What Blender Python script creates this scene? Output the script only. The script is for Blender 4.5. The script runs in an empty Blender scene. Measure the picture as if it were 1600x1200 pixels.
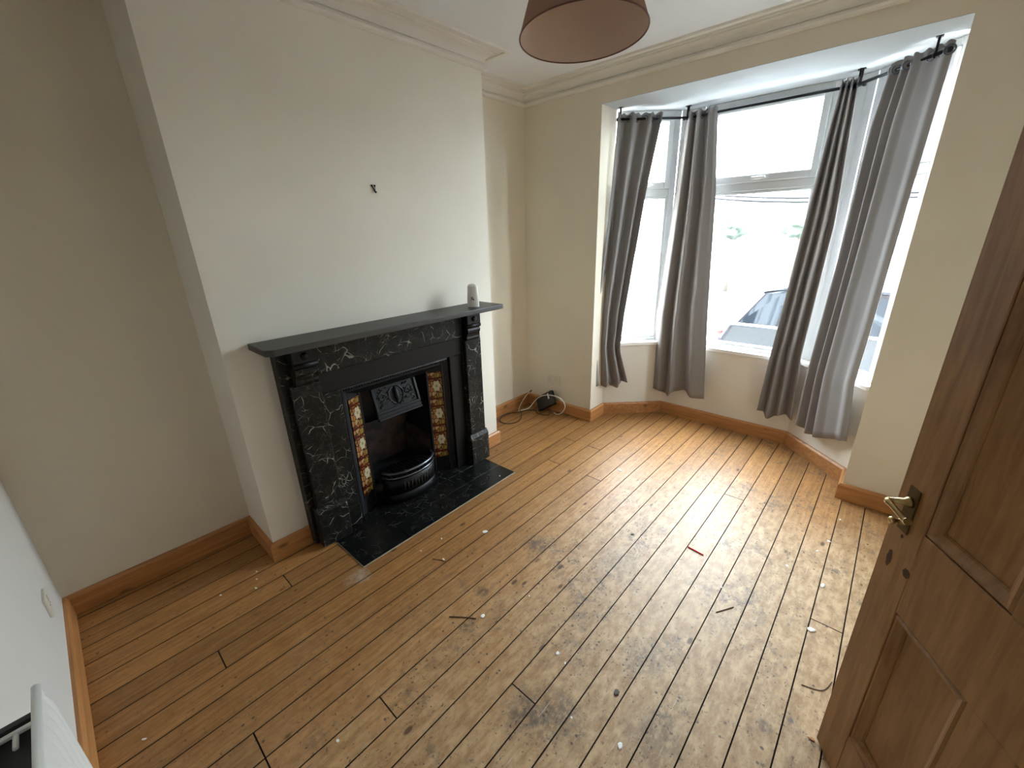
import bpy, bmesh, math, random
from mathutils import Matrix, Vector, noise as mnoise

random.seed(7)
sc = bpy.context.scene
COL = sc.collection
V = Vector

# ------------------------------------------------------------------ camera
FPX = 654.28
CAM = V((2.5091, 0.3116, 1.6))
RX, ROLL, RZ = 1.22295, -0.0289, 0.7426
CROT = Matrix.Rotation(RZ, 3, 'Z') @ Matrix.Rotation(RX, 3, 'X') @ Matrix.Rotation(ROLL, 3, 'Z')
cd = bpy.data.cameras.new('camera')
cam = bpy.data.objects.new('camera', cd); COL.objects.link(cam)
cam.matrix_world = Matrix.Translation(CAM) @ CROT.to_4x4()
cd.sensor_fit = 'HORIZONTAL'; cd.sensor_width = 36.0; cd.lens = FPX / 1600 * 36.0
cd.clip_start = 0.02; cd.clip_end = 400
sc.camera = cam


def on_plane(px, py, p, n):
    """point of the plane (p, n) seen at a pixel of the 1600x1200 photograph"""
    r = CROT @ V(((px - 800) / FPX, (600 - py) / FPX, -1))
    p, n = V(p), V(n)
    return CAM + r * ((p - CAM).dot(n) / r.dot(n))


# ------------------------------------------------------------------ sky, exposure
w = bpy.data.worlds.new('overcast_sky'); sc.world = w; w.use_nodes = True
bg = w.node_tree.nodes['Background']
bg.inputs[0].default_value = (0.90, 0.96, 1.0, 1); bg.inputs[1].default_value = 4.0
sc.view_settings.view_transform = 'Standard'; sc.view_settings.look = 'None'
sc.view_settings.gamma = 1; sc.view_settings.use_curve_mapping = False
sc.view_settings.exposure = 3.72
sc.cycles.max_bounces = 12; sc.cycles.diffuse_bounces = 8; sc.cycles.transparent_max_bounces = 12
sc.cycles.sample_clamp_indirect = 20


# ------------------------------------------------------------------ room numbers (metres)
BX, Y1, Y2 = 0.356, 0.769, 2.461          # chimney breast: front face and its two edges
RXW, L, H = 3.05, 3.278, 2.625            # right wall, window wall, ceiling
XR1, XR2, ZL = 0.714, 2.511, 2.42         # bay reveal sides and bay soffit
SH, ST = 0.103, 0.02                      # skirting
BAY = [(XR1, L), (XR1, 3.49), (1.11, 3.86), (2.11, 3.86), (XR2, 3.49), (XR2, L)]
SILL = 0.672
# light portals in the three openings (they guide the sky's light, they give none of their own)
for i, (a, b) in enumerate(((1, 2), (2, 3), (3, 4))):
    A, B = V((*BAY[a], 0)), V((*BAY[b], 0)); d = (B - A); n = V((d.y, -d.x, 0)).normalized()
    if n.y > 0: n = -n
    ld = bpy.data.lights.new('window_portal', 'AREA'); ld.shape = 'RECTANGLE'
    ld.size = d.length + 0.1; ld.size_y = ZL - SILL; ld.cycles.is_portal = True
    lo = bpy.data.objects.new('window_portal', ld); COL.objects.link(lo)
    c = (A + B) / 2 - n * 0.16; c.z = (ZL + SILL) / 2
    lo.matrix_world = Matrix.Translation(c) @ n.to_track_quat('-Z', 'Y').to_matrix().to_4x4()


# ------------------------------------------------------------------ mesh helpers
class MB:
    def __init__(s): s.v = []; s.f = []; s.sm = []
    def add(s, verts, faces, smooth=False):
        o = len(s.v); s.v += [V(p) for p in verts]; s.f += [tuple(i + o for i in f) for f in faces]; s.sm += [smooth] * len(faces); return s
    def box(s, x0, x1, y0, y1, z0, z1):
        return s.add([(x, y, z) for z in (z0, z1) for y in (y0, y1) for x in (x0, x1)],
                     [(0, 2, 3, 1), (4, 5, 7, 6), (0, 1, 5, 4), (2, 6, 7, 3), (0, 4, 6, 2), (1, 3, 7, 5)])
    def prism(s, poly, a0, a1, to=lambda u, v, a: (u, v, a)):
        n = len(poly)
        vs = [to(u, v, a0) for u, v in poly] + [to(u, v, a1) for u, v in poly]
        return s.add(vs, [tuple(range(n))[::-1], tuple(range(n, 2 * n))] + [(i, (i + 1) % n, n + (i + 1) % n, n + i) for i in range(n)])
    def rings(s, rs, closed=True, caps=True, smooth=True):
        n = len(rs[0]); vs = [p for r in rs for p in r]; fs = []
        for k in range(len(rs) - 1):
            for i in range(n if closed else n - 1):
                j = (i + 1) % n; fs.append((k * n + i, k * n + j, (k + 1) * n + j, (k + 1) * n + i))
        s.add(vs, fs, smooth)
        if caps and closed:
            o = len(s.v) - len(vs)
            s.f += [tuple(o + i for i in range(n))[::-1], tuple(o + len(vs) - n + i for i in range(n))]; s.sm += [False, False]
        return s
    def tube(s, pts, r, n=8, caps=True):
        pts = [V(p) for p in pts]; rs = []; up = None
        for i, p in enumerate(pts):
            t = (pts[min(i + 1, len(pts) - 1)] - pts[max(i - 1, 0)]).normalized()
            if up is None: up = V((0, 0, 1)) if abs(t.z) < .9 else V((1, 0, 0))
            a = t.cross(up).normalized(); b = a.cross(t).normalized(); up = b
            rr = r[i] if isinstance(r, (list, tuple)) else r
            rs.append([p + (a * math.cos(2 * math.pi * k / n) + b * math.sin(2 * math.pi * k / n)) * rr for k in range(n)])
        return s.rings(rs, True, caps)
    def lathe(s, prof, c, axis=(0, 0, 1), n=24, caps=True):
        q = V(axis).normalized().to_track_quat('Z', 'Y'); c = V(c)
        return s.rings([[c + q @ V((r * math.cos(2 * math.pi * k / n), r * math.sin(2 * math.pi * k / n), z)) for k in range(n)] for r, z in prof], True, caps)
    def torus(s, c, axis, R, r, n=18, m=8):
        q = V(axis).normalized().to_track_quat('Z', 'Y'); c = V(c); rs = []
        for i in range(n + 1):
            a = 2 * math.pi * i / n
            rs.append([c + q @ V(((R + r * math.cos(2 * math.pi * k / m)) * math.cos(a), (R + r * math.cos(2 * math.pi * k / m)) * math.sin(a), r * math.sin(2 * math.pi * k / m))) for k in range(m)])
        return s.rings(rs, True, False)
    def grid(s, fn, nu, nv, smooth=True):
        vs = [fn(i / nu, j / nv) for j in range(nv + 1) for i in range(nu + 1)]
        return s.add(vs, [(j * (nu + 1) + i, j * (nu + 1) + i + 1, (j + 1) * (nu + 1) + i + 1, (j + 1) * (nu + 1) + i) for j in range(nv) for i in range(nu)], smooth)
    def xf(s, fn): s.v = [V(fn(p)) for p in s.v]; return s


ORG = {}


def tag(o, label=None, cat=None, group=None, kind=None):
    if label: o['label'] = label
    if cat: o['category'] = cat
    if group: o['group'] = group
    if kind: o['kind'] = kind
    return o


def obj(name, mb, mat, parent=None, org=None, bevel=0, seg=1, subd=0, solid=0, **kw):
    me = bpy.data.meshes.new(name)
    o = bpy.data.objects.new(name, me); COL.objects.link(o)
    if parent is not None: og = ORG[parent.name]
    else:
        if org is None:
            org = (sum(p.x for p in mb.v) / len(mb.v), sum(p.y for p in mb.v) / len(mb.v), min(p.z for p in mb.v))
        og = V(org)
    me.from_pydata([p - og for p in mb.v], [], mb.f)
    me.polygons.foreach_set('use_smooth', mb.sm)
    bm = bmesh.new(); bm.from_mesh(me); bmesh.ops.recalc_face_normals(bm, faces=bm.faces); bm.to_mesh(me); bm.free()
    me.materials.append(mat)
    if parent is not None: o.parent = parent
    else: o.location = og
    ORG[o.name] = og
    if bevel:
        m = o.modifiers.new('bevel', 'BEVEL'); m.width = bevel; m.segments = seg; m.limit_method = 'ANGLE'; m.angle_limit = 0.6
    if solid:
        m = o.modifiers.new('solid', 'SOLIDIFY'); m.thickness = solid; m.offset = 0
    if subd:
        m = o.modifiers.new('sub', 'SUBSURF'); m.levels = m.render_levels = subd
    return tag(o, **kw)


def thing(name, org, label, cat, group=None, kind=None):
    o = bpy.data.objects.new(name, None); COL.objects.link(o); o.location = org; o.empty_display_size = .1
    ORG[o.name] = V(org)
    return tag(o, label, cat, group, kind)


def B(*a): return MB().box(*a)


# ------------------------------------------------------------------ materials
def mat(name, col=(.5, .5, .5), rough=.5, metal=0, spec=.5, **kw):
    m = bpy.data.materials.new(name); m.use_nodes = True
    p = m.node_tree.nodes['Principled BSDF']
    p.inputs['Base Color'].default_value = (*col, 1); p.inputs['Roughness'].default_value = rough
    p.inputs['Metallic'].default_value = metal; p.inputs['Specular IOR Level'].default_value = spec
    return m


class NT:
    """small node-graph helper"""
    def __init__(s, m): s.t = m.node_tree; s.p = s.t.nodes['Principled BSDF']
    def n(s, typ, ins=None, **props):
        nd = s.t.nodes.new(typ)
        for k, v in props.items(): setattr(nd, k, v)
        for k, v in (ins or {}).items(): s.set(nd.inputs[k], v)
        return nd
    def set(s, sock, v):
        if isinstance(v, bpy.types.NodeSocket): s.t.links.new(v, sock)
        elif isinstance(v, (tuple, list)) and len(v) == 3 and sock.type == 'RGBA': sock.default_value = (*v, 1)
        else: sock.default_value = v
    def math(s, op, a, b=0.0, c=0.0, clamp=False):
        nd = s.n('ShaderNodeMath', operation=op, use_clamp=clamp)
        s.set(nd.inputs[0], a); s.set(nd.inputs[1], b); s.set(nd.inputs[2], c); return nd.outputs[0]
    def mapr(s, v, a, b, c=0.0, d=1.0, smooth=True):
        nd = s.n('ShaderNodeMapRange', interpolation_type='SMOOTHSTEP' if smooth else 'LINEAR')
        for i, x in enumerate((v, a, b, c, d)): s.set(nd.inputs[i], x)
        return nd.outputs[0]
    def mix(s, f, a, b, mode='MIX'):
        nd = s.n('ShaderNodeMix', data_type='RGBA', blend_type=mode)
        s.set(nd.inputs[0], f); s.set(nd.inputs[6], a); s.set(nd.inputs[7], b); return nd.outputs[2]
    def noise(s, vec, scale, detail=4, rough=.55, dist=0.0):
        nd = s.n('ShaderNodeTexNoise', {'Scale': scale, 'Detail': detail, 'Roughness': rough, 'Distortion': dist})
        s.set(nd.inputs['Vector'], vec); return nd.outputs[0]
    def scale(s, vec, sc_, off=None):
        nd = s.n('ShaderNodeVectorMath', operation='MULTIPLY'); s.set(nd.inputs[0], vec); nd.inputs[1].default_value = sc_
        return nd.outputs[0]
    def vadd(s, a, b):
        nd = s.n('ShaderNodeVectorMath', operation='ADD'); s.set(nd.inputs[0], a); s.set(nd.inputs[1], b); return nd.outputs[0]
    def pos(s): return s.n('ShaderNodeNewGeometry').outputs['Position']
    def bump(s, h, strength=.2, dist=.01):
        nd = s.n('ShaderNodeBump', {'Strength': strength, 'Distance': dist}); s.set(nd.inputs['Height'], h)
        s.t.links.new(nd.outputs[0], s.p.inputs['Normal'])
    def col(s, v): s.set(s.p.inputs['Base Color'], v)
    def rough(s, v): s.set(s.p.inputs['Roughness'], v)


def plaster(name, col, grime=.06):
    m = mat(name, col, .75, spec=.25); g = NT(m); P = g.pos()
    n1 = g.mapr(g.noise(P, 1.7, 5), .3, .75); dark = tuple(c * (1 - grime) for c in col)
    g.col(g.mix(n1, col, dark)); g.bump(g.noise(P, 140, 3), .12, .002)
    return m


M = {}
M['cream'] = plaster('magnolia_paint', (.72, .662, .550))
M['breast'] = plaster('breast_paint', (.765, .735, .655))
M['whitewall'] = plaster('white_wall_paint', (.66, .645, .615), .04)
M['ceil'] = plaster('ceiling_paint', (.77, .785, .80), .03)
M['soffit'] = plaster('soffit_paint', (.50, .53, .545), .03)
M['coving'] = plaster('cornice_paint', (.76, .735, .68), .05)
M['bayplaster'] = plaster('bay_paint', (.75, .71, .635))
M['upvc'] = mat('white_window_plastic', (.62, .65, .67), .4)
M['sill'] = mat('white_sill_gloss', (.82, .81, .78), .35)
M['black_iron'] = mat('black_rod_metal', (.012, .012, .014), .4, .6)
M['dark'] = mat('dark_gap', (.026, .015, .008), .9)


def wood(name, light, dark, axis, rough=.5, knots=True, scale=1.0):
    m = mat(name, light, rough); g = NT(m); P = g.pos()
    rnd = g.n('ShaderNodeObjectInfo').outputs['Random']
    off = g.n('ShaderNodeCombineXYZ', {0: g.math('MULTIPLY', rnd, 37.0), 1: g.math('MULTIPLY', rnd, 91.0), 2: g.math('MULTIPLY', rnd, 53.0)}).outputs[0]
    s = [38 * scale] * 3; s[axis] = 2.0 * scale
    Q = g.vadd(g.scale(P, tuple(s)), off)
    gr = g.noise(Q, 1.0, 6, .62, .6)
    c = g.mix(g.mapr(gr, .3, .72), dark, light)
    if knots:
        s2 = [7.0] * 3; s2[axis] = 3.2
        vo = g.n('ShaderNodeTexVoronoi', {'Scale': 1.0}); g.set(vo.inputs['Vector'], g.vadd(g.scale(P, tuple(s2)), off))
        k = g.mapr(vo.outputs['Distance'], .05, .13, 1.0, 0.0)
        c = g.mix(g.math('MULTIPLY', k, .75), c, tuple(x * .28 for x in dark))
    g.col(c); g.bump(gr, .15, .002)
    return m


M['skirt'] = wood('varnished_pine_skirting', (.52, .245, .085), (.35, .150, .050), 1, .42)
M['skirtx'] = wood('varnished_pine_skirting_cross', (.52, .245, .085), (.35, .150, .050), 0, .42)


def floor_mat():
    m = mat('worn_pine_boards', (.3, .17, .07), .4); g = NT(m); P = g.pos()
    rnd = g.n('ShaderNodeObjectInfo').outputs['Random']
    off = g.n('ShaderNodeCombineXYZ', {0: g.math('MULTIPLY', rnd, 37.0), 1: g.math('MULTIPLY', rnd, 91.0), 2: 0.0}).outputs[0]
    xyz = g.n('ShaderNodeSeparateXYZ'); g.set(xyz.inputs[0], P); X, Y = xyz.outputs[0], xyz.outputs[1]
    Q = g.vadd(P, off)
    # long grain and cathedral figure
    gr = g.noise(g.scale(Q, (48, 2.6, 1)), 1.0, 6, .62, .8)
    mott = g.noise(g.scale(Q, (1, .45, 1)), 30, 6, .7, .15)
    fig = g.n('ShaderNodeTexWave', {'Scale': 1.0, 'Distortion': 9.0, 'Detail': 3.0, 'Detail Scale': .8}, wave_type='BANDS', bands_direction='X')
    g.set(fig.inputs['Vector'], g.scale(Q, (13, 1.3, 1)))
    c = g.mix(g.mapr(g.math('ADD', g.math('MULTIPLY', gr, .55), g.math('MULTIPLY', mott, .45)), .30, .70), (.235, .104, .030), (.43, .215, .072))
    c = g.mix(g.math('MULTIPLY', g.mapr(fig.outputs[1], .6, .97), .30), c, (.165, .070, .022))
    # each board its own tone
    tone = g.mapr(rnd, 0, 1, .84, 1.12, False)
    tc = g.n('ShaderNodeCombineColor', {0: tone, 1: tone, 2: tone}).outputs[0]
    c = g.mix(1.0, c, tc, 'MULTIPLY')
    # paler bare pine where varnish is worn, also carrying window brightness painted into the boards
    wob = g.noise(P, 2.3, 5, .6)
    band = g.mapr(g.math('ADD', X, g.math('MULTIPLY', wob, 1.1)), 1.35, 2.75)
    near = g.mapr(g.math('ADD', Y, g.math('MULTIPLY', wob, .9)), 3.7, 2.9, .12, 1.0)
    wear_light = g.math('MULTIPLY', band, near)
    bare = g.mix(g.mapr(mott, .3, .7), (.32, .205, .105), (.54, .38, .220))
    c = g.mix(g.math('MULTIPLY', wear_light, g.mapr(mott, .25, .6, .55, .95)), c, bare)
    # grey ground-in dirt, blotchy
    d1 = g.noise(P, 3.2, 6, .70, .1); d2 = g.noise(g.scale(P, (1, .7, 1)), 48, 5, .75); d3 = g.noise(P, 12, 7, .75, .1)
    dirt = g.math('MULTIPLY', g.mapr(d1, .47, .62), g.mapr(d3, .46, .58))
    dirtm = g.math('MULTIPLY', g.math('MULTIPLY', dirt, g.mapr(d2, .42, .56, .15, 1.0)), g.mapr(X, .9, 1.7, .2, .8))
    c = g.mix(dirtm, c, (.10, .078, .062))
    # stains with a place of their own
    for px, py, rad, k, colr in ((838, 850, .085, .75, (.07, .055, .05)), (822, 1112, .10, .6, (.055, .045, .04)), (872, 1120, .12, .65, (.06, .05, .045)), (1010, 1025, .10, .55, (.09, .075, .065)),
                                 (1090, 893, .07, .55, (.22, .14, .07)), (755, 925, .045, .7, (.05, .045, .04)), (726, 980, .03, .8, (.045, .05, .035)), (965, 880, .13, .4, (.16, .14, .11)), (1020, 1150, .12, .45, (.08, .065, .055)),
                                 (566, 898, .055, .65, (.50, .44, .35)), (548, 905, .05, .45, (.45, .38, .30)), (1195, 1135, .03, .6, (.05, .045, .05)), (1235, 1125, .02, .7, (.05, .04, .05)), (1150, 800, .02, .5, (.45, .10, .12))):
        q = on_plane(px, py, (0, 0, 0), (0, 0, 1))
        dn = g.n('ShaderNodeVectorMath', operation='DISTANCE'); g.set(dn.inputs[0], P); dn.inputs[1].default_value = (q.x, q.y, 0)
        dd_ = g.math('ADD', dn.outputs['Value'], g.math('MULTIPLY', g.math('SUBTRACT', d3, .5), rad * 2.6))
        f = g.math('MULTIPLY', g.mapr(dd_, rad * .25, rad * 1.05, 1.0, 0.0), g.mapr(d2, .38, .55, .25, 1.0))
        c = g.mix(g.math('MULTIPLY', f, k), c, colr)
    # small dark scuffs, specks and dents
    sp = g.noise(g.scale(Q, (1, .8, 1)), 70, 2, .6)
    speck = g.math('MULTIPLY', g.mapr(sp, .615, .675), g.mapr(d1, .36, .58, .2, 1.0))
    c = g.mix(g.math('MULTIPLY', speck, g.mapr(X, .8, 1.6, .45, .85)), c, (.055, .038, .030))
    sp2 = g.noise(g.scale(P, (1.6, 1, 1)), 24, 4, .7, 1.5)
    c = g.mix(g.math('MULTIPLY', g.mapr(sp2, .645, .69), g.mapr(X, .9, 1.6, .2, .75)), c, (.07, .05, .04))
    # knots, and a few old nail heads over the joists (every 0.354 m)
    vo = g.n('ShaderNodeTexVoronoi', {'Scale': 1.0}); g.set(vo.inputs['Vector'], g.scale(Q, (9.0, 4.2, .01)))
    kn = g.math('MULTIPLY', g.mapr(vo.outputs['Distance'], .05, .11, 1.0, 0.0), g.mapr(g.noise(Q, 3.0, 1), .44, .52))
    c = g.mix(g.math('MULTIPLY', kn, .85), c, (.05, .022, .010))
    jy = g.math('ABSOLUTE', g.math('SUBTRACT', g.math('FRACT', g.math('DIVIDE', g.math('ADD', g.math('SUBTRACT', Y, .39), 3.54 + .177), .354)), .5))
    jx = g.math('ABSOLUTE', g.math('SUBTRACT', g.math('FRACT', g.math('DIVIDE', g.math('ADD', X, 1.1225 - .9535), .1125)), g.mapr(rnd, 0, 1, .25, .75, False)))
    rr = g.math('SQRT', g.math('ADD', g.math('POWER', g.math('MULTIPLY', g.math('SUBTRACT', jy, g.math('MULTIPLY', rnd, .09)), .354), 2), g.math('POWER', g.math('MULTIPLY', jx, .1125), 2)))
    nail = g.math('MULTIPLY', g.mapr(rr, .0035, .006, 1.0, 0.0), g.mapr(g.noise(Q, 5.0, 1), .45, .5))
    c = g.mix(g.math('MULTIPLY', nail, .75), c, (.035, .025, .02))
    # pale scratches
    scr = g.noise(g.scale(Q, (200, 6, 1)), 1.0, 2, .5)
    c = g.mix(g.math('MULTIPLY', g.math('MULTIPLY', g.mapr(scr, .68, .75), wear_light), .6), c, (.60, .52, .42))
    g.col(c)
    r = g.math('ADD', g.mapr(wear_light, 0, 1, .38, .43), g.math('MULTIPLY', g.mapr(d2, .3, .7), .12))
    g.rough(r)
    g.bump(g.math('ADD', g.math('MULTIPLY', gr, .4), g.math('MULTIPLY', d2, .6)), .25, .003)
    return m


M['floor'] = floor_mat()


def marble(name, amount=1.0, sc_=1.0):
    m = mat(name, (.008, .008, .008), .42, spec=.22); g = NT(m); P = g.pos()
    wv = g.n('ShaderNodeTexNoise', {'Scale': 7.0, 'Detail': 2.0}); g.set(wv.inputs['Vector'], P)
    wc = g.n('ShaderNodeVectorMath', operation='SUBTRACT'); g.set(wc.inputs[0], wv.outputs['Color']); wc.inputs[1].default_value = (.5, .5, .5)
    W = g.vadd(P, g.scale(wc.outputs[0], (.10, .10, .10)))
    tot = None
    for s, wd, lo in ((9, .020, .46), (16, .026, .50), (27, .034, .53)):
        vo = g.n('ShaderNodeTexVoronoi', {'Scale': s * sc_}, feature='DISTANCE_TO_EDGE'); g.set(vo.inputs['Vector'], g.vadd(W, (s * .37, s * .11, 0)))
        mk = g.mapr(g.noise(g.vadd(P, (s, 0, 0)), 11.0, 3), lo, lo + .16)
        v = g.mapr(vo.outputs['Distance'], .002, g.math('MULTIPLY', mk, wd), 1.0, 0.0)
        v = g.math('MULTIPLY', v, mk)
        tot = v if tot is None else g.math('MAXIMUM', tot, v)
    haze = g.math('MULTIPLY', g.mapr(g.noise(W, 14, 4), .5, .8), .035)
    f = g.math('ADD', g.math('MULTIPLY', tot, .88 * amount), haze)
    g.col(g.mix(f, (.006, .0065, .006), (.36, .355, .31)))
    return m


M['marble'] = marble('black_veined_marble')
M['hearth'] = marble('black_hearth_marble', .13, .8)
M['hearth'].node_tree.nodes['Principled BSDF'].inputs['Roughness'].default_value = .22
M['slate'] = mat('dark_slate_shelf', (.035, .036, .036), .42)
g = NT(M['slate']); g.col(g.mix(g.noise(g.pos(), 9, 5), (.020, .021, .021), (.048, .048, .046)))
M['blackslab'] = mat('black_painted_slate', (.006, .006, .007), .42, spec=.25)
M['iron'] = mat('black_cast_iron', (.006, .0065, .008), .45, spec=.22)
g = NT(M['iron']); g.bump(g.noise(g.pos(), 160, 3), .25, .002)
M['relief'] = mat('cast_iron_relief', (.011, .013, .017), .40, spec=.34)
M['steel'] = mat('worn_polished_steel', (.14, .15, .17), .30, .9)
M['firebrick'] = mat('sooty_firebrick', (.10, .055, .045), .9)
g = NT(M['firebrick']); g.col(g.mix(g.mapr(g.noise(g.pos(), 12, 5), .35, .65), (.004, .0035, .0035), (.042, .024, .020)))
M['grout'] = mat('dark_grout', (.03, .028, .026), .8)
M['whitegrout'] = mat('old_plaster_edge', (.42, .38, .31), .85)


def tile_mat(name, kind):
    m = mat(name, (.4, .3, .2), .14); g = NT(m)
    uv = g.n('ShaderNodeTexCoord').outputs['Generated']
    sp = g.n('ShaderNodeSeparateXYZ'); g.set(sp.inputs[0], uv)
    u, v = sp.outputs[1], sp.outputs[2]        # across (y) and up (z), 0..1 on each tile
    vec = g.n('ShaderNodeCombineXYZ', {0: u, 1: v if kind == 'flower' else g.math('MULTIPLY', v, .33), 2: 0.0}).outputs[0]
    vo = g.n('ShaderNodeTexVoronoi', {'Scale': 4.2 if kind == 'flower' else 4.5, 'Randomness': .75}, feature='DISTANCE_TO_EDGE'); g.set(vo.inputs['Vector'], vec)
    vc = g.n('ShaderNodeTexVoronoi', {'Scale': 4.2 if kind == 'flower' else 4.5, 'Randomness': .75}); g.set(vc.inputs['Vector'], vec)
    hue = g.n('ShaderNodeSeparateColor'); g.set(hue.inputs[0], vc.outputs['Color'])
    petal = g.mix(hue.outputs[0], (.24, .085, .018), (.33, .22, .10))
    petal = g.mix(g.mapr(hue.outputs[1], .6, .8), petal, (.20, .145, .03))
    line = g.mapr(vo.outputs['Distance'], .05, .11, 1.0, 0.0)
    c = g.mix(line, petal, (.055, .012, .006))
    if kind == 'flower':
        du = g.math('SUBTRACT', u, .60); dv = g.math('SUBTRACT', v, .62)
        ang = g.math('ARCTAN2', dv, du)
        rad = g.math('SQRT', g.math('ADD', g.math('POWER', du, 2), g.math('POWER', dv, 2)))
        edge = g.math('ADD', .25, g.math('MULTIPLY', g.math('COSINE', g.math('MULTIPLY', ang, 6.0)), .03))
        inside = g.mapr(g.math('SUBTRACT', rad, edge), -.012, .012, 1.0, 0.0)
        rim = g.mapr(g.math('SUBTRACT', rad, edge), .02, .055, 1.0, 0.0)
        c = g.mix(rim, c, (.055, .012, .006))
        pet = g.mapr(g.math('COSINE', g.math('MULTIPLY', ang, 12.0)), .55, 1.0, 0.0, .55)
        fl = g.mix(pet, (.40, .36, .24), (.21, .175, .10))
        fl = g.mix(g.mapr(rad, .05, .075, 1.0, 0.0), fl, (.17, .14, .055))
        c = g.mix(inside, c, fl)
    border = g.math('MAXIMUM', g.mapr(v, .03, .09, 1.0, 0.0), g.mapr(v, .91, .97))
    c = g.mix(border, c, (.075, .008, .006))
    g.col(c)
    return m


M['tile_f'] = tile_mat('floral_tile_glaze', 'flower'); M['tile_b'] = tile_mat('band_tile_glaze', 'band')

M['cloth'] = mat('grey_taupe_curtain', (.262, .246, .244), .9, spec=.1)
g = NT(M['cloth'])
tr = g.n('ShaderNodeBsdfTranslucent', {'Color': (.42, .40, .40)})
mx = g.n('ShaderNodeMixShader', {0: .08})
g.t.links.new(g.p.outputs[0], mx.inputs[1]); g.t.links.new(tr.outputs[0], mx.inputs[2])
g.t.links.new(mx.outputs[0], g.t.nodes['Material Output'].inputs[0])
g.bump(g.noise(g.scale(g.pos(), (1, 1, .4)), 320, 2), .15, .001)

M['glass'] = bpy.data.materials.new('window_glass'); M['glass'].use_nodes = True
t = M['glass'].node_tree; t.nodes.clear()
o_ = t.nodes.new('ShaderNodeOutputMaterial'); a_ = t.nodes.new('ShaderNodeBsdfTransparent'); b_ = t.nodes.new('ShaderNodeBsdfGlossy')
a_.inputs[0].default_value = (.93, .96, .97, 1); b_.inputs['Roughness'].default_value = .03
lw = t.nodes.new('ShaderNodeLayerWeight'); lw.inputs[0].default_value = .5
pw = t.nodes.new('ShaderNodeMath'); pw.operation = 'POWER'; pw.inputs[1].default_value = 5.0; t.links.new(lw.outputs['Facing'], pw.inputs[0])
f_ = t.nodes.new('ShaderNodeMath'); f_.operation = 'MULTIPLY_ADD'; f_.inputs[1].default_value = .9; f_.inputs[2].default_value = .04; t.links.new(pw.outputs[0], f_.inputs[0]); m_ = t.nodes.new('ShaderNodeMixShader')
t.links.new(f_.outputs[0], m_.inputs[0]); t.links.new(a_.outputs[0], m_.inputs[1]); t.links.new(b_.outputs[0], m_.inputs[2]); t.links.new(m_.outputs[0], o_.inputs[0])

M['brass'] = mat('worn_brass', (.55, .42, .20), .28, 1.0)
M['dullbrass'] = mat('dull_dark_brass', (.10, .07, .03), .4, .8)
M['white_plastic'] = mat('white_plastic', (.74, .74, .72), .4)
M['radiator'] = mat('white_radiator_enamel', (.74, .76, .75), .35)
M['rad_in'] = mat('dusty_shaded_radiator_inside', (.045, .045, .045), .8)  # dusty grey, with the shade between the panels put into the colour
M['shade'] = mat('brown_lampshade_fabric', (.34, .205, .155), .85, spec=.1)
M['shade_in'] = mat('pinkish_lampshade_lining', (.58, .45, .37), .8, spec=.1)
M['shade_rim'] = mat('dark_brown_rim', (.13, .06, .045), .7)
M['black_plastic'] = mat('black_plastic', (.010, .010, .012), .35)
M['dark_print'] = mat('dark_print', (.05, .05, .05), .6)
M['white_cable'] = mat('white_cable_plastic', (.66, .62, .52), .4)
M['brown_cable'] = mat('dark_brown_cable', (.035, .018, .012), .45)

# ------------------------------------------------------------------ floor
fl = obj('floor', B(-.1, 3.25, -.1, 4.0, -.05, -.02), M['dark'], org=(1.5, 1.6, -.05),
         label='worn varnished pine floorboards running towards the bay window', cat='floor', kind='structure')


def bay_end(x):
    """how far a board at x runs towards the window"""
    if x <= XR1: return L
    if x >= XR2: return L
    if x < 1.11: return 3.49 + (x - XR1) / (1.11 - XR1) * .37
    if x > 2.11: return 3.49 + (XR2 - x) / (XR2 - 2.11) * .37
    return 3.86


JOINTS = {}   # end joints read off the photograph: row centre -> y positions
for x, y in ((.785, .40), (1.235, .39), (1.35, .39), (1.455, .743), (.785, 2.865), (.90, 2.50), (1.235, 2.50), (1.01, 2.87), (1.80, 1.10), (2.36, .743), (2.02, 2.87), (.55, .743), (2.59, 2.15)):
    JOINTS.setdefault(round((x - .9535) / .1125 + .5), []).append(y)


def board(poly):
    rows = MB().prism(poly, -.019, 0.0)
    o = obj('floorboard', rows, M['floor'], fl, bevel=.0007)
    o.data.materials.append(M['dark'])          # dirt packed down the sides of the seams
    for f in o.data.polygons:
        if abs(f.normal.z) < .5: f.material_index = 1
    o.modifiers['bevel'].material = 1
    return o


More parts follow.
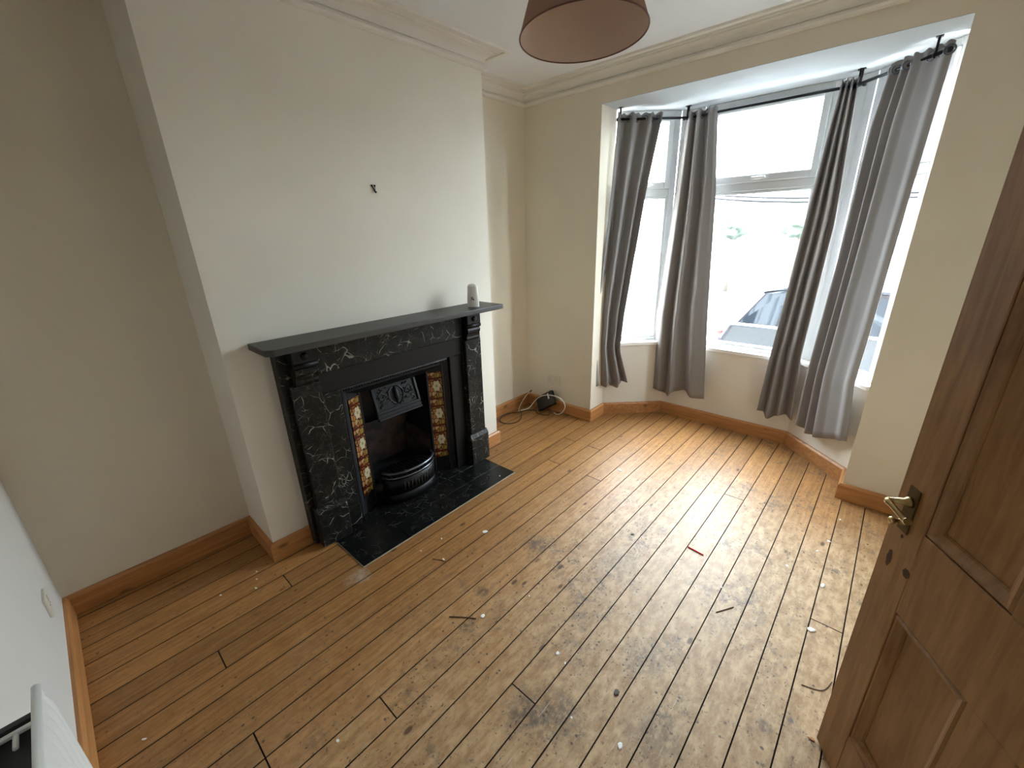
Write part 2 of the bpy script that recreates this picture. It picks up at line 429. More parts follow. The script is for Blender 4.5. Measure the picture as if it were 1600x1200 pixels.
W_ = .1125; GAP = .0017
for k in range(-9, 20):
    xa, xb = .9535 + (k - 1) * W_ + GAP, .9535 + k * W_ - GAP
    xa, xb = max(xa, .002), min(xb, RXW - .002)
    if xb - xa < .02: continue
    xm = (xa + xb) / 2
    if xa < BX < xb:        # notched round the chimney breast
        board([(xa, .002), (xb, .002), (xb, 1.0365), (BX + .002, 1.0365), (BX + .002, Y1 - .002), (xa, Y1 - .002)])
        board([(xa, L - .002), (xa, Y2 + .002), (BX + .002, Y2 + .002), (BX + .002, 2.211), (xb, 2.211), (xb, L - .002)])
        continue
    if xm < BX: spans = [(0.002, Y1 - .002), (Y2 + .002, L - .002)]
    elif xb < .77: spans = [(0.002, 1.0365), (2.211, None)]
    else: spans = [(0.002, None)]
    for a, b in spans:
        js = [j for j in JOINTS.get(k, []) if a < j < (b or 9)]
        cuts = [a] + js + [b]
        for c0, c1 in zip(cuts[:-1], cuts[1:]):
            y0 = c0 + (GAP if c0 in js else 0)
            if c1 is None:
                tl, tr_ = bay_end(xa) - .003, bay_end(xb) - .003
            else:
                tl = tr_ = c1 - (GAP if c1 in js else 0)
            if tl != tr_ and xa < XR1 < xb: poly = [(xa, y0), (xb, y0), (xb, tr_), (XR1 + .003, 3.48), (XR1 + .003, L - .003), (xa, L - .003)]
            elif tl != tr_ and xa < XR2 < xb: poly = [(xa, y0), (xb, y0), (xb, L - .003), (XR2 - .003, L - .003), (XR2 - .003, 3.48), (xa, tl)]
            elif xa < .772 < xb and y0 < 1.03 and (c1 is None or c1 > 2.3):
                poly = [(xa, y0), (xb, y0), (xb, tr_), (xa, tl), (xa, 2.211), (.772, 2.211), (.772, 1.0365), (xa, 1.0365)]
            else: poly = [(xa, y0), (xb, y0), (xb, tr_), (xa, tl)]
            board(poly)

# ------------------------------------------------------------------ walls and ceiling
def wall(name, mb, m, label, cat='wall'):
    return obj(name, mb, M[m], label=label, cat=cat, kind='structure')


wall('wall_left', B(-.12, 0, -.12, L + .2, -.05, 2.75), 'cream', 'cream alcove wall either side of the chimney breast')
FO = (1.225, 2.0, .845)       # builder's opening for the grate
cb = MB().box(0, BX, Y1, FO[0], -.02, 2.75).box(0, BX, FO[1], Y2, -.02, 2.75).box(0, BX, FO[0], FO[1], FO[2], 2.75)
wall('wall_chimney', cb, 'breast', 'plain cream chimney breast above the black fireplace')
wall('wall_back', B(-.12, RXW + .12, -.12, 0, -.05, 2.75), 'whitewall', 'white wall with the radiator at the lower left')
DY0, DY1, DZ = .195, .985, 2.01
wr = MB().box(RXW, RXW + .12, -.12, DY0, -.05, 2.75).box(RXW, RXW + .12, DY1, L + .1, -.05, 2.75).box(RXW, RXW + .12, DY0, DY1, DZ, 2.75)
wall('wall_right', wr, 'cream', 'cream wall behind the open pine door')
wf = MB().box(0, XR1, L, 3.49, -.05, 2.75).box(XR2, RXW + .12, L, 3.49, -.05, 2.75).box(XR1, XR2, L, 3.40, ZL + .003, 2.75)
wall('wall_front', wf, 'cream', 'cream wall around the bay window opening')
hall = MB().box(RXW + .12, 4.2, -.12, 0, -.05, 2.75).box(RXW + .12, 4.2, 1.2, 1.32, -.05, 2.75).box(4.2, 4.32, -.12, 1.32, -.05, 2.75).box(RXW + .12, 4.2, 0, 1.2, 2.63, 2.75).box(RXW + .12, 4.2, 0, 1.2, -.05, -.002)
wall('wall_hall', hall, 'cream', 'dim hallway beyond the doorway')
wall('ceiling', B(-.12, RXW + .12, -.12, L + .12, H, H + .12), 'ceil', 'off-white ceiling above the pendant shade', 'ceiling')


def offset_line(pts, d):
    """offset an open polyline to its left by d, mitred"""
    out = []
    P = [V((x, y)) for x, y in pts]
    for i, p in enumerate(P):
        ns = []
        if i > 0: t_ = (P[i] - P[i - 1]).normalized(); ns.append(V((-t_.y, t_.x)))
        if i < len(P) - 1: t_ = (P[i + 1] - P[i]).normalized(); ns.append(V((-t_.y, t_.x)))
        if len(ns) == 1: out.append(p + ns[0] * d)
        else:
            b = (ns[0] + ns[1]).normalized(); out.append(p + b * (d / b.dot(ns[0])))
    return [(q.x, q.y) for q in out]


# bay: BAY runs left to right, so its left side is outdoors
o20 = offset_line(BAY[1:5], .24)
bw = MB()
for i in range(3):
    bw.prism([BAY[1 + i], BAY[2 + i], o20[i + 1], o20[i]], -.05, SILL - .03)
wall('wall_bay', bw, 'bayplaster', 'low cream wall under the three bay windows')
sof = [(XR1, 3.4005)] + o20 + [(XR2, 3.4005)]
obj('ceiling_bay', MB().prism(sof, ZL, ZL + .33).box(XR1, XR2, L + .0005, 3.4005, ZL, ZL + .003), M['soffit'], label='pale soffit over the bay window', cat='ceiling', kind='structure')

# cornice
room = [(0, 0), (RXW, 0), (RXW, L), (0, L), (0, Y2), (BX, Y2), (BX, Y1), (0, Y1)]
def closed_offset(poly, d):
    n = len(poly); e = [poly[-1]] + poly + [poly[0]]
    return offset_line(e, d)[1:-1]
prof = [(0, 2.526), (.010, 2.526), (.022, 2.532), (.027, 2.543), (.022, 2.553), (.010, 2.557), (.009, 2.563), (.016, 2.563), (.019, 2.576), (.029, 2.591), (.045, 2.600), (.060, 2.602),
        (.060, 2.611), (.073, 2.611), (.075, 2.6195), (.103, 2.6195), (.105, 2.613), (.125, 2.613), (.128, 2.6255), (0, 2.6255)]
mb = MB(); rs = [[(x, y, z) for x, y in closed_offset(room, p)] for p, z in prof]
mb.rings(rs, True, False, False)
obj('trim_1', mb, M['coving'], label='moulded plaster cornice running round the top of the walls', cat='cornice', kind='structure')

# skirting boards
sk_n = [0]
def skirt(side, pts, which, label):
    """pts with the room on the left; which = indices of segments to build"""
    tops = [(0, 0, SH), (ST * .55, 0, SH), (ST, 0, SH - .012), (ST, 0, 0), (0, 0, 0)]
    ol = {d: offset_line(pts, d) for d in (0, ST * .55, ST)}
    for i in which:
        mb = MB(); a, b = [], []
        for d, _, z in tops:
            a.append((*ol[d][i], z)); b.append((*ol[d][i + 1], z))
        mb.rings([a, b], True, True, False)
        ax = abs(pts[i + 1][0] - pts[i][0]) > abs(pts[i + 1][1] - pts[i][1])
        obj('baseboard_' + side[which.index(i)], mb, M['skirtx' if ax else 'skirt'], label=label[which.index(i)], cat='skirting board', kind='structure')


skirt(['breast_left', 'breast_side', 'alcove_left', 'back'],
      [(BX, .953), (BX, Y1), (0, Y1), (0, 0), (RXW, 0)], [0, 1, 2, 3],
      ['short pine skirting left of the black fireplace', 'pine skirting on the left side of the chimney breast', 'pine skirting along the left alcove wall', 'pine skirting along the white back wall'])
skirt(['front_left', 'reveal_left', 'bay_left', 'bay_middle', 'bay_right', 'reveal_right', 'front_right', 'right'],
      ([(RXW, 1.06), (RXW, L), (XR2, L), (XR2, 3.49), (2.11, 3.86), (1.11, 3.86), (XR1, 3.49), (XR1, L), (0, L), (0, Y2), (BX, Y2), (BX, 2.27)]), [7, 6, 5, 4, 3, 2, 1, 0],
      ['pine skirting under the wall socket beside the bay', 'short pine skirting on the left reveal of the bay', 'pine skirting under the left bay window', 'pine skirting under the middle bay window',
       'pine skirting under the right bay window', 'short pine skirting on the right reveal of the bay', 'pine skirting on the pier right of the bay', 'pine skirting behind the open door'])
skirt(['alcove_right', 'breast_return', 'breast_right'],
      [(RXW, L), (0, L), (0, Y2), (BX, Y2), (BX, 2.27)], [1, 2, 3],
      ['pine skirting in the alcove behind the router cables', 'pine skirting on the far side of the chimney breast', 'short pine skirting right of the black fireplace'])
# door lining
dl = MB().box(RXW - .012, RXW + .13, DY0 - .07, DY0, 0, DZ + .07).box(RXW - .012, RXW + .13, DY1, DY1 + .07, 0, DZ + .07).box(RXW - .012, RXW + .13, DY0, DY1, DZ, DZ + .07)
obj('trim_2', dl, M['skirt'], bevel=.006, label='pine door frame around the doorway', cat='door frame', kind='structure')

# ------------------------------------------------------------------ bay windows
win_lab = ['narrow white bay window on the left, behind the pair of left curtains', 'wide white middle bay window with an opening fanlight', 'white bay window on the right, half hidden by the widest curtain']
oin, omid, oout = offset_line(BAY[1:5], .05), offset_line(BAY[1:5], .085), offset_line(BAY[1:5], .12)
for i in range(3):
    A, Bp = V((*oin[i], 0)), V((*oin[i + 1], 0)); Ln = (Bp - A).length; d = (Bp - A) / Ln; n = V((-d.y, d.x, 0))
    def W(s, o, z, A=A, d=d, n=n): return A + d * s + n * o + V((0, 0, z))
    def bar(mb, s0, s1, z0, z1, o0=0, o1=.07):
        return mb.box(s0, s1, o0, o1, z0, z1)
    def fin(mb): return mb.xf(lambda p: W(p.x, p.y, p.z))
    root = thing('window_%d' % (i + 1), W(Ln / 2, .03, SILL), win_lab[i], 'window', kind='structure')
    cl, cr = (.015, .062) if i == 0 else ((.115, .115) if i == 1 else (.062, .015))
    s0, s1, z0, z1 = cl, Ln - cr, SILL - .01, ZL
    fm = .05
    mb = MB(); bar(mb, s0, s0 + fm, z0, z1); bar(mb, s1 - fm, s1, z0, z1); bar(mb, s0 + fm, s1 - fm, z0, z0 + .035); bar(mb, s0 + fm, s1 - fm, z1 - .04, z1)
    obj('outer_frame', fin(mb), M['upvc'], root, bevel=.004)
    zt = 1.832
    obj('transom', fin(bar(MB(), s0 + fm, s1 - fm, zt, zt + .055)), M['upvc'], root, bevel=.004)
    a, b = s0 + fm, s1 - fm; sw = .042
    sash = obj('fanlight_sash', fin(bar(bar(bar(bar(MB(), a, a + sw, zt + .055, z1 - .04, -.012, .05), b - sw, b, zt + .055, z1 - .04, -.012, .05), a + sw, b - sw, zt + .055, zt + .055 + .05, -.012, .05), a + sw, b - sw, z1 - .04 - .035, z1 - .04, -.012, .05)), M['upvc'], root, bevel=.005)
    obj('glass_pane', fin(bar(MB(), a + sw, b - sw, zt + .105, z1 - .075, .022, .028)), M['glass'], sash)
    bead = obj('glazing_bead', fin(bar(bar(bar(bar(MB(), a, a + .02, z0 + .035, zt, .005, .05), b - .02, b, z0 + .035, zt, .005, .05), a + .02, b - .02, z0 + .035, z0 + .05, .005, .05), a + .02, b - .02, zt - .018, zt, .005, .05)), M['upvc'], root, bevel=.004)
    obj('glass_pane', fin(bar(MB(), a + .02, b - .02, z0 + .05, zt - .018, .022, .028)), M['glass'], root)
    c = (a + b) / 2
    hd = MB().box(c - .035, c + .035, -.022, -.012, zt + .068, zt + .092).box(c - .012, c + .06, -.036, -.022, zt + .072, zt + .088)
    obj('window_handle', fin(hd), M['white_plastic'], sash, bevel=.004)
for i, nm in ((1, 'left'), (2, 'right')):     # corner posts between the windows
    c = V((*oin[i], 0)); co = V((*oout[i], 0))
    tl = (V((*oin[i - 1], 0)) - c).normalized(); tr_ = (V((*oin[i + 1], 0)) - c).normalized()
    a0, a1 = (.060, .113) if i == 1 else (.113, .060)
    q = [c + tl * a0, c, c + tr_ * a1, co + tr_ * (a1 - .02), co, co + tl * (a0 - .02)]
    obj('trim_%d' % (2 + i), MB().prism([(p.x, p.y) for p in q], SILL - .01, ZL), M['upvc'], label='white corner post at the %s of the middle bay window' % nm, cat='window post', kind='structure', bevel=.004)
ifr, ibk = offset_line(BAY[1:5], -.022), offset_line(BAY[1:5], .20)
sl = MB()
for i in range(3):
    sl.prism([ifr[i], ifr[i + 1], ibk[i + 1], ibk[i]], SILL - .030, SILL - .002)
obj('trim_5', sl, M['sill'], label='white window sill running round the bay', cat='window sill', kind='structure', bevel=.003)

# ------------------------------------------------------------------ curtain poles and curtains
PZ = 2.345
def smooth_prof(pts, u):
    if u <= pts[0][0]: return pts[0][1]
    for (a, p), (b, q) in zip(pts[:-1], pts[1:]):
        if u <= b:
            t_ = (u - a) / (b - a); t_ = t_ * t_ * (3 - 2 * t_); return p + (q - p) * t_
    return pts[-1][1]


def poly_at(pts, z):
    if z >= pts[0][1]: 
        (s0, z0), (s1, z1) = pts[0], pts[1]
    else:
        for (s0, z0), (s1, z1) in zip(pts[:-1], pts[1:]):
            if z >= z1: break
    return s0 + (s1 - s0) * ((z0 - z) / (z0 - z1))


POLES = []
for i, off in enumerate((.062, .066, .066)):
    A, Bp = V((*BAY[1 + i], 0)), V((*BAY[2 + i], 0)); d = (Bp - A).normalized(); n = V((d.y, -d.x, 0))
    POLES.append((A + n * off, d, n))


def curtain(pi, left, right, bottom, prof, label, amp=.030, wob=.004, seed=0, tie=None):
    """left/right: outline pixels in the photo, taken to the vertical plane under the pole; bottom: list of (u, dz)"""
    P0, d, n = POLES[pi]
    def sz(px, py):
        h = on_plane(px, py, P0, n); return ((h - P0).dot(d), h.z)
    le, ri = [sz(*p) for p in left], [sz(*p) for p in right]
    zt = PZ + .035
    zb = .5 * (le[-1][1] + ri[-1][1])
    root = None
    def pt(u, v):
        zbu = le[-1][1] + (ri[-1][1] - le[-1][1]) * u + smooth_prof(bottom, u)
        top = zt + (.006 * math.cos(u * 40) if True else 0)
        z = top + (zbu - top) * v
        a, b = poly_at(le, z), poly_at(ri, z)
        uu = u + .010 * math.sin(5 * v + 9 * u + seed) * v * math.sin(math.pi * u)
        s = a + (b - a) * uu
        k = smooth_prof(prof, u) * amp * (.8 + .35 * v)
        k += wob * v * mnoise.noise(V((u * 9 + seed * 3, v * 3.0, 0.3)))
        p = P0 + d * s + n * (k)
        p.z = z
        return p
    mb = MB().grid(pt, 110, 44)
    c = pt(.5, .5)
    root = thing('curtain', (c.x, c.y, zb), label, 'curtain', 'eyelet curtains in the bay')
    obj('curtain_panel', mb, M['cloth'], root, solid=.004)
    # eyelets where the cloth crosses the pole
    zc = (zt - PZ) / (zt - zb)
    us = [(p[0] + q[0]) / 2 for p, q in zip(prof[:-1], prof[1:]) if p[1] * q[1] < 0]
    for u in us:
        p = pt(u, zc); ax = (pt(min(u + .01, 1), zc) - pt(max(u - .01, 0), zc)).normalized()
        nn = V((ax.y, -ax.x, 0))
        obj('eyelet', MB().torus((p.x, p.y, PZ), nn, .020, .0042, 14, 6), M['steel'], root)
    return root


def zig(us, a0=1):
    return [(u, (a0 if k % 2 == 0 else -a0)) for k, u in enumerate(us)]


curtain(0, [(965, 178), (954, 300), (932, 490), (930, 602)], [(1035, 176), (1008, 300), (974, 490), (967, 545), (979, 596)], [(0, .0), (.3, -.025), (.42, .03), (.5, -.03), (.66, -.045), (.74, .0), (1, 0)],
        zig([.0, .20, .36, .54, .73, .86, 1.0]), 'grey curtain hanging against the left reveal of the bay, narrowest at the hem', .028, seed=1)
curtain(1, [(1073, 172), (1054, 300), (1024, 490), (1014, 606)], [(1122, 168), (1119, 300), (1106, 490), (1100, 623)], [(0, .0), (.18, .01), (.35, -.045), (.5, .02), (.65, .03), (.8, -.005), (1, 0)],
        [(0, -.6), (.20, .9), (.30, -.8), (.44, 1), (.60, -1), (.78, .7), (.9, .6), (1, .2)], 'grey curtain at the left of the middle window, flat darker strip down its lower half', .034, seed=2)
curtain(1, [(1317, 127), (1297, 200), (1260, 340), (1203, 560), (1183, 643)], [(1345, 113), (1330, 200), (1306, 345), (1252, 560), (1238, 655)], [(0, .02), (.35, -.03), (.7, .02), (1, 0)],
        zig([.0, .16, .32, .47, .62, .8, 1.0], .9), 'grey curtain at the right of the middle window, bunched in narrow folds', .026, seed=3)
curtain(2, [(1392, 103), (1359, 200), (1310, 400), (1259, 590), (1242, 665)], [(1488, 76), (1451, 200), (1392, 400), (1357, 520), (1333, 600), (1320, 690)], [(0, .04), (.25, -.02), (.4, -.03), (1, 0)],
        [(0, -.4), (.09, .8), (.20, -.8), (.30, .8), (.38, -.5), (.46, .75), (.6, .1), (.8, -.15), (.92, .15), (1, -.3)], 'widest grey curtain, in front of the right bay window, with one broad flat fold', .030, seed=4)

pole_lab = ['short black curtain pole in front of the left bay window', 'long black curtain pole across the middle bay window', 'short black curtain pole in front of the right bay window']
spans = [(.0, .525, [.012, .505]), (-.01, 1.01, [.005, .985]), (.02, .53, [.055, .47])]
for i in range(3):
    P0, d, n = POLES[i]; s0, s1, br = spans[i]
    a, b = P0 + d * s0, P0 + d * s1; a.z = b.z = PZ
    root = thing('curtain_pole', (a + b) / 2, pole_lab[i], 'curtain pole', 'black poles on ceiling brackets')
    obj('rod', MB().tube([a, b], .0085, 10), M['black_iron'], root)
    for e, sg in ((a, -1), (b, 1)):
        obj('finial', MB().lathe([(.0085, 0), (.013, .004), (.013, .016), (.006, .020)], e - d * sg * .004, d * sg, 12), M['black_iron'], root)
    for s in br:
        p = P0 + d * s
        bk = MB().tube([(p.x, p.y, ZL - .004), (p.x, p.y, PZ + .004)], .006, 8)
        bk.box(p.x - .014, p.x + .014, p.y - .014, p.y + .014, ZL - .004, ZL - .0005)
        bk.torus((p.x, p.y, PZ), d, .0115, .0035, 12, 6)
        obj('ceiling_bracket', bk, M['black_iron'], root)

# ------------------------------------------------------------------ fireplace surround
YC = 1.612
def mirror(y0, y1, side): return (y0, y1) if side < 0 else (2 * YC - y1, 2 * YC - y0)
sur = thing('fireplace_surround', (BX, YC, 0), 'black mantelpiece with white marbled veins and corbels against the chimney breast', 'mantelpiece')
MS0, MS1, MH = .876, 2.341, 1.1535
shelf_poly = [(BX, MS0), (.560, MS0), (.588, MS0 + .028), (.588, MS1), (BX, MS1)]
sh = obj('mantel_shelf', MB().prism(shelf_poly, MH - .030, MH), M['slate'], sur, bevel=.004, seg=2, label='plain dark slate shelf')
obj('under_moulding', MB().box(BX, .520, .965, 2.259, MH - .046, MH - .030), M['blackslab'], sur, bevel=.006, seg=2)
FR = .425
obj('frieze', B(BX, FR + .012, 1.125, 2.099, .955, 1.108), M['marble'], sur, bevel=.004)
obj('header_slab', B(BX, FR, 1.125, 2.099, .842, .955), M['blackslab'], sur, bevel=.003)
for s in (-1, 1):
    y0, y1 = mirror(.955, 1.222, s)
    obj('jamb_slab', B(BX, FR, y0, y1, 0, 1.108) if False else MB().box(BX, FR, *mirror(.955, 1.125, s), 0.006, 1.108), M['marble'], sur, bevel=.003)
    obj('inner_slip', MB().box(BX, FR - .006, *mirror(1.125, 1.236, s), 0.006, .842), M['marble' if s < 0 else 'blackslab'], sur, bevel=.003)
    py0, py1 = mirror(.984, 1.125, s)
    obj('pilaster', B(FR, .460, py0, py1, .24, .93), M['marble'], sur, bevel=.004)
    qy0, qy1 = mirror(.972, 1.138, s)
    pl = MB().prism([(FR - .02, .006), (.478, .006), (.478, .212), (.462, .240), (FR - .02, .240)], qy0, qy1, lambda u, v, a: (u, a, v))
    obj('plinth', pl, M['marble'], sur, bevel=.002)
    cy0, cy1 = mirror(1.004, 1.122, s)
    # corbel: square head with a boss, a roll, then a scrolled bracket
    head = MB().box(FR, .490, cy0, cy1, 1.040, 1.108)
    cb_ = obj('corbel', head, M['blackslab'], sur, bevel=.004)
    ym = (cy0 + cy1) / 2
    obj('boss', MB().lathe([(.017, 0), (.018, .005), (.013, .011), (.004, .014)], (.490, ym, 1.074), (1, 0, 0), 16), M['blackslab'], cb_)
    obj('roll', MB().lathe([(.015, -(cy1 - cy0) / 2 - .002), (.015, (cy1 - cy0) / 2 + .002)], (.474, ym, 1.027), (0, 1, 0), 16), M['blackslab'], cb_)
    br = [(FR, 1.012), (.482, 1.012), (.488, 1.000), (.486, .985), (.476, .972), (.470, .955), (.472, .942), (.466, .930), (FR, .922)]
    obj('scroll_bracket', MB().prism(br, cy0 + .004, cy1 - .004, lambda u, v, a: (u, a, v)), M['blackslab'] if s > 0 else M['marble'], cb_, bevel=.002)

# ------------------------------------------------------------------ cast-iron tiled grate
gr_ = thing('fireplace_grate', (.3, YC, 0), 'black cast-iron grate with floral side tiles set inside the mantelpiece', 'fireplace')
FX = .38; HWi = .376
# moulded outer frame (sloping inwards) - head and two sides
outer = [(YC - HWi, .006), (YC - HWi, .838), (YC + HWi, .838), (YC + HWi, .006)]
fr = MB()
prf = [(0, FX - .03), (0, FX + .020), (.012, FX + .024), (.022, FX + .012), (.034, FX + .002), (.042, FX), (.042, FX - .03)]
ringsF = []
for dd, xx in prf:
    ringsF.append([(xx, YC - HWi + dd, .006), (xx, YC - HWi + dd, .838 - dd), (xx, YC + HWi - dd, .838 - dd), (xx, YC + HWi - dd, .006)])
# sweep: close the profile
for i in range(3):
    a = [r[i] for r in ringsF]; b = [r[i + 1] for r in ringsF]
    fr.rings([a, b], True, True, False)
frame = obj('outer_frame', fr, M['relief'], gr_)
beads = MB()
nb = 46
for k in range(nb):
    y = YC - HWi + .03 + k * (2 * HWi - .06) / (nb - 1)
    beads.lathe([(.0055, 0), (.0045, .004), (.001, .006)], (FX + .017, y, .838 - .018), (1, 0, -.4), 6)
obj('beading', beads, M['relief'], frame, kind='stuff')
# head panel between frame and hood, splayed cheeks with tiles
IN_X, IN_Y = .327, .236           # inner edge of the splayed cheek
OUT_Y = HWi - .042
hp = MB()
hp.add([(FX - .004, YC - OUT_Y, .797), (FX - .004, YC + OUT_Y, .797), (IN_X, YC + IN_Y, .752), (IN_X, YC - IN_Y, .752)], [(0, 1, 2, 3)])
obj('head_plate', hp, M['iron'], gr_, solid=.006)
TZ0, TZ1 = .105, .790
for s in (-1, 1):
    O = V((FX - .006, YC + s * OUT_Y, 0)); I = V((IN_X, YC + s * IN_Y, 0)); d = (I - O); Lc = d.length; d.normalize()
    nrm = V((d.y, -d.x, 0)) * s
    if nrm.x < 0: nrm = -nrm
    ck = MB().add([(O.x, O.y, .006), (I.x, I.y, .006), (I.x, I.y, .80), (O.x, O.y, .80)], [(0, 1, 2, 3)])
    cheek = obj('cheek_plate', ck, M['iron'], gr_, solid=.008)
    inner = MB().box(IN_X - .012, IN_X + .016, I.y - .009 + s * .004, I.y + .009 + s * .004, .02, .76)
    obj('inner_rib', inner, M['iron'], gr_, bevel=.004, seg=2)
    z = TZ0; kinds = ['f_cut', 'b', 'f', 'b', 'f', 'b', 'f', 'b']
    z = .118
    seqs = [('tile_b', .045), ('tile_f', .148), ('tile_b', .050), ('tile_f', .148), ('tile_b', .050), ('tile_f', .148), ('tile_b', .042)]
    for kd, hgt in seqs:
        e = .0012; a, b = .004, Lc - .006
        mb = MB()
        q0, q1 = O + d * a + nrm * .004, O + d * b + nrm * .004; r0, r1 = q0 + nrm * .006, q1 + nrm * .006
        mb.add([(q0.x, q0.y, z + e), (q1.x, q1.y, z + e), (r1.x, r1.y, z + e), (r0.x, r0.y, z + e), (q0.x, q0.y, z + hgt - e), (q1.x, q1.y, z + hgt - e), (r1.x, r1.y, z + hgt - e), (r0.x, r0.y, z + hgt - e)],
               [(0, 1, 2, 3), (4, 5, 6, 7), (0, 1, 5, 4), (1, 2, 6, 5), (2, 3, 7, 6), (3, 0, 4, 7)])
        obj('tile', mb, M[kd], gr_, bevel=.0012, label='brown and cream floral tile' if kd == 'tile_f' else 'narrow patterned band tile')
        z += hgt
# hood with raised foliage panel
HT, HB = (.312, .757), (.374, .553)
HW2 = .157
def HP(y, t_, o=0):      # t_ 0 top .. 1 bottom, o outwards
    n_ = V((HT[1] - HB[1], 0, HB[0] - HT[0])).normalized()
    return V((HT[0] + (HB[0] - HT[0]) * t_, YC + y, HT[1] + (HB[1] - HT[1]) * t_)) + n_ * o
def hbox(mb, y0, y1, t0, t1, o0, o1):
    vs = [HP(y, t_, o) for o in (o0, o1) for t_ in (t0, t1) for y in (y0, y1)]
    return mb.add(vs, [(0, 1, 3, 2), (4, 6, 7, 5), (0, 4, 5, 1), (2, 3, 7, 6), (0, 2, 6, 4), (1, 5, 7, 3)])
hood = obj('hood', hbox(MB(), -HW2, HW2, 0, 1, -.012, 0), M['iron'], gr_)
hf = MB(); hbox(hf, -HW2, HW2, 0, .07, 0, .010); hbox(hf, -HW2, HW2, .74, .80, 0, .010); hbox(hf, -HW2, HW2, .84, .90, 0, .006); hbox(hf, -HW2, HW2, .94, 1.0, 0, .009)
hbox(hf, -HW2, -HW2 + .018, .07, .74, 0, .010); hbox(hf, HW2 - .018, HW2, .07, .74, 0, .010)
obj('hood_border', hf, M['relief'], hood, bevel=.003)
rel = MB()
rnd_ = random.Random(3)
def stroke(pts, r):
    rel.tube([HP(y, t_, .002) for y, t_ in pts], r, 6)
for sx in (-1, 1):
    stroke([(sx * .005, .70), (sx * .03, .62), (sx * .05, .48), (sx * .05, .30), (sx * .03, .18), (sx * .012, .16)], .0045)
    stroke([(sx * .05, .45), (sx * .075, .32), (sx * .10, .24), (sx * .12, .30), (sx * .115, .42), (sx * .095, .42)], .004)
    stroke([(sx * .045, .55), (sx * .08, .60), (sx * .11, .56), (sx * .125, .66)], .004)
    stroke([(sx * .06, .40), (sx * .09, .48), (sx * .12, .50)], .0035)
    for k in range(16):
        y, t_ = sx * rnd_.uniform(.035, .128), rnd_.uniform(.13, .68); a = rnd_.uniform(0, 6.3); l_ = rnd_.uniform(.010, .018)
        rel.tube([HP(y, t_, .001), HP(y + l_ * .5 * math.cos(a), t_ + l_ * 2.4 * math.sin(a), .005), HP(y + l_ * math.cos(a), t_ + l_ * 4.4 * math.sin(a), .001)], [.001, .0058, .001], 6)
rel.tube([HP(0, .14, .002), HP(0, .3, .008), HP(0, .5, .010), HP(0, .68, .002)], [.003, .012, .014, .003], 8)
obj('foliage_relief', rel, M['relief'], hood)
# fire chamber
ch = MB()
ch.add([(IN_X, YC - IN_Y, .02), (.07, YC - .15, .02), (.07, YC + .15, .02), (IN_X, YC + IN_Y, .02), (IN_X, YC - IN_Y, .80), (.07, YC - .15, .80), (.07, YC + .15, .80), (IN_X, YC + IN_Y, .80)],
       [(0, 1, 5, 4), (1, 2, 6, 5), (2, 3, 7, 6), (4, 5, 6, 7)])
obj('fire_chamber', ch, M['iron'], gr_, solid=.004)
fb = MB().grid(lambda u, v: V((.10 + .07 * v * v + .02 * math.sin(u * 3.14), YC + (u - .5) * .33 * (1 + .28 * (1 - v)) , .15 + .33 * v)), 12, 10)
obj('fireback', fb, M['firebrick'], gr_, solid=.01)
for s in (-1, 1):
    sc2 = MB().add([(.325, YC + s * .228, .15), (.115, YC + s * .165, .15), (.13, YC + s * .155, .40), (.325, YC + s * .228, .30)], [(0, 1, 2, 3)])
    obj('side_brick', sc2, M['firebrick'], gr_, solid=.012)
obj('grate_floor', B(.10, .34, YC - .20, YC + .20, .135, .15), M['iron'], gr_)
def bowline(r, z, n=20): return [V((.385 + r * math.sqrt(max(0, 1 - (k / n * 2 - 1) ** 2)) , YC - .01 + (k / n * 2 - 1) * .188, z)) for k in range(n + 1)]
obj('basket_rail', MB().tube(bowline(.105, .222), .0085, 8), M['steel'], gr_, label='polished bowed top rail')
obj('basket_rail', MB().tube(bowline(.108, .190), .006, 8), M['steel'], gr_)
apr = MB(); lo_, hi_ = bowline(.096, .072), bowline(.106, .178)
apr.rings([lo_, hi_], False, False, True)
ap = obj('ash_cover', apr, M['iron'], gr_, solid=.008)
lo2, hi2 = bowline(.10, .012), bowline(.094, .075)
obj('ash_cover_foot', MB().rings([lo2, hi2], False, False, True), M['iron'], gr_, solid=.008)
for k in range(9):
    a = -.5 + k * .125
    x = .385 + .100 * math.sqrt(1 - a * a); y = YC - .01 + a * .188
    hh = .020 + .022 * abs(math.cos(k * 1.2))
    obj('vent_slot', MB().tube([(x + .0055, y, .115 - hh * .5), (x + .0065, y, .115 + hh)], .0042, 6), M['dark'], ap)
bars = 11
for k in range(bars):
    a = -.8 + 1.6 * k / (bars - 1)
    x = .385 + .10 * math.sqrt(1 - a * a); y = YC - .01 + a * .188
    obj('grate_bar', MB().tube([(.25, YC + a * .16, .163), (x - .012, y, .186)], .0055, 6), M['iron'], gr_)
fl_top = MB().prism([(p.x, p.y) for p in bowline(.094, 0)], .140, .150); 
obj('basket_floor', fl_top, M['iron'], gr_)

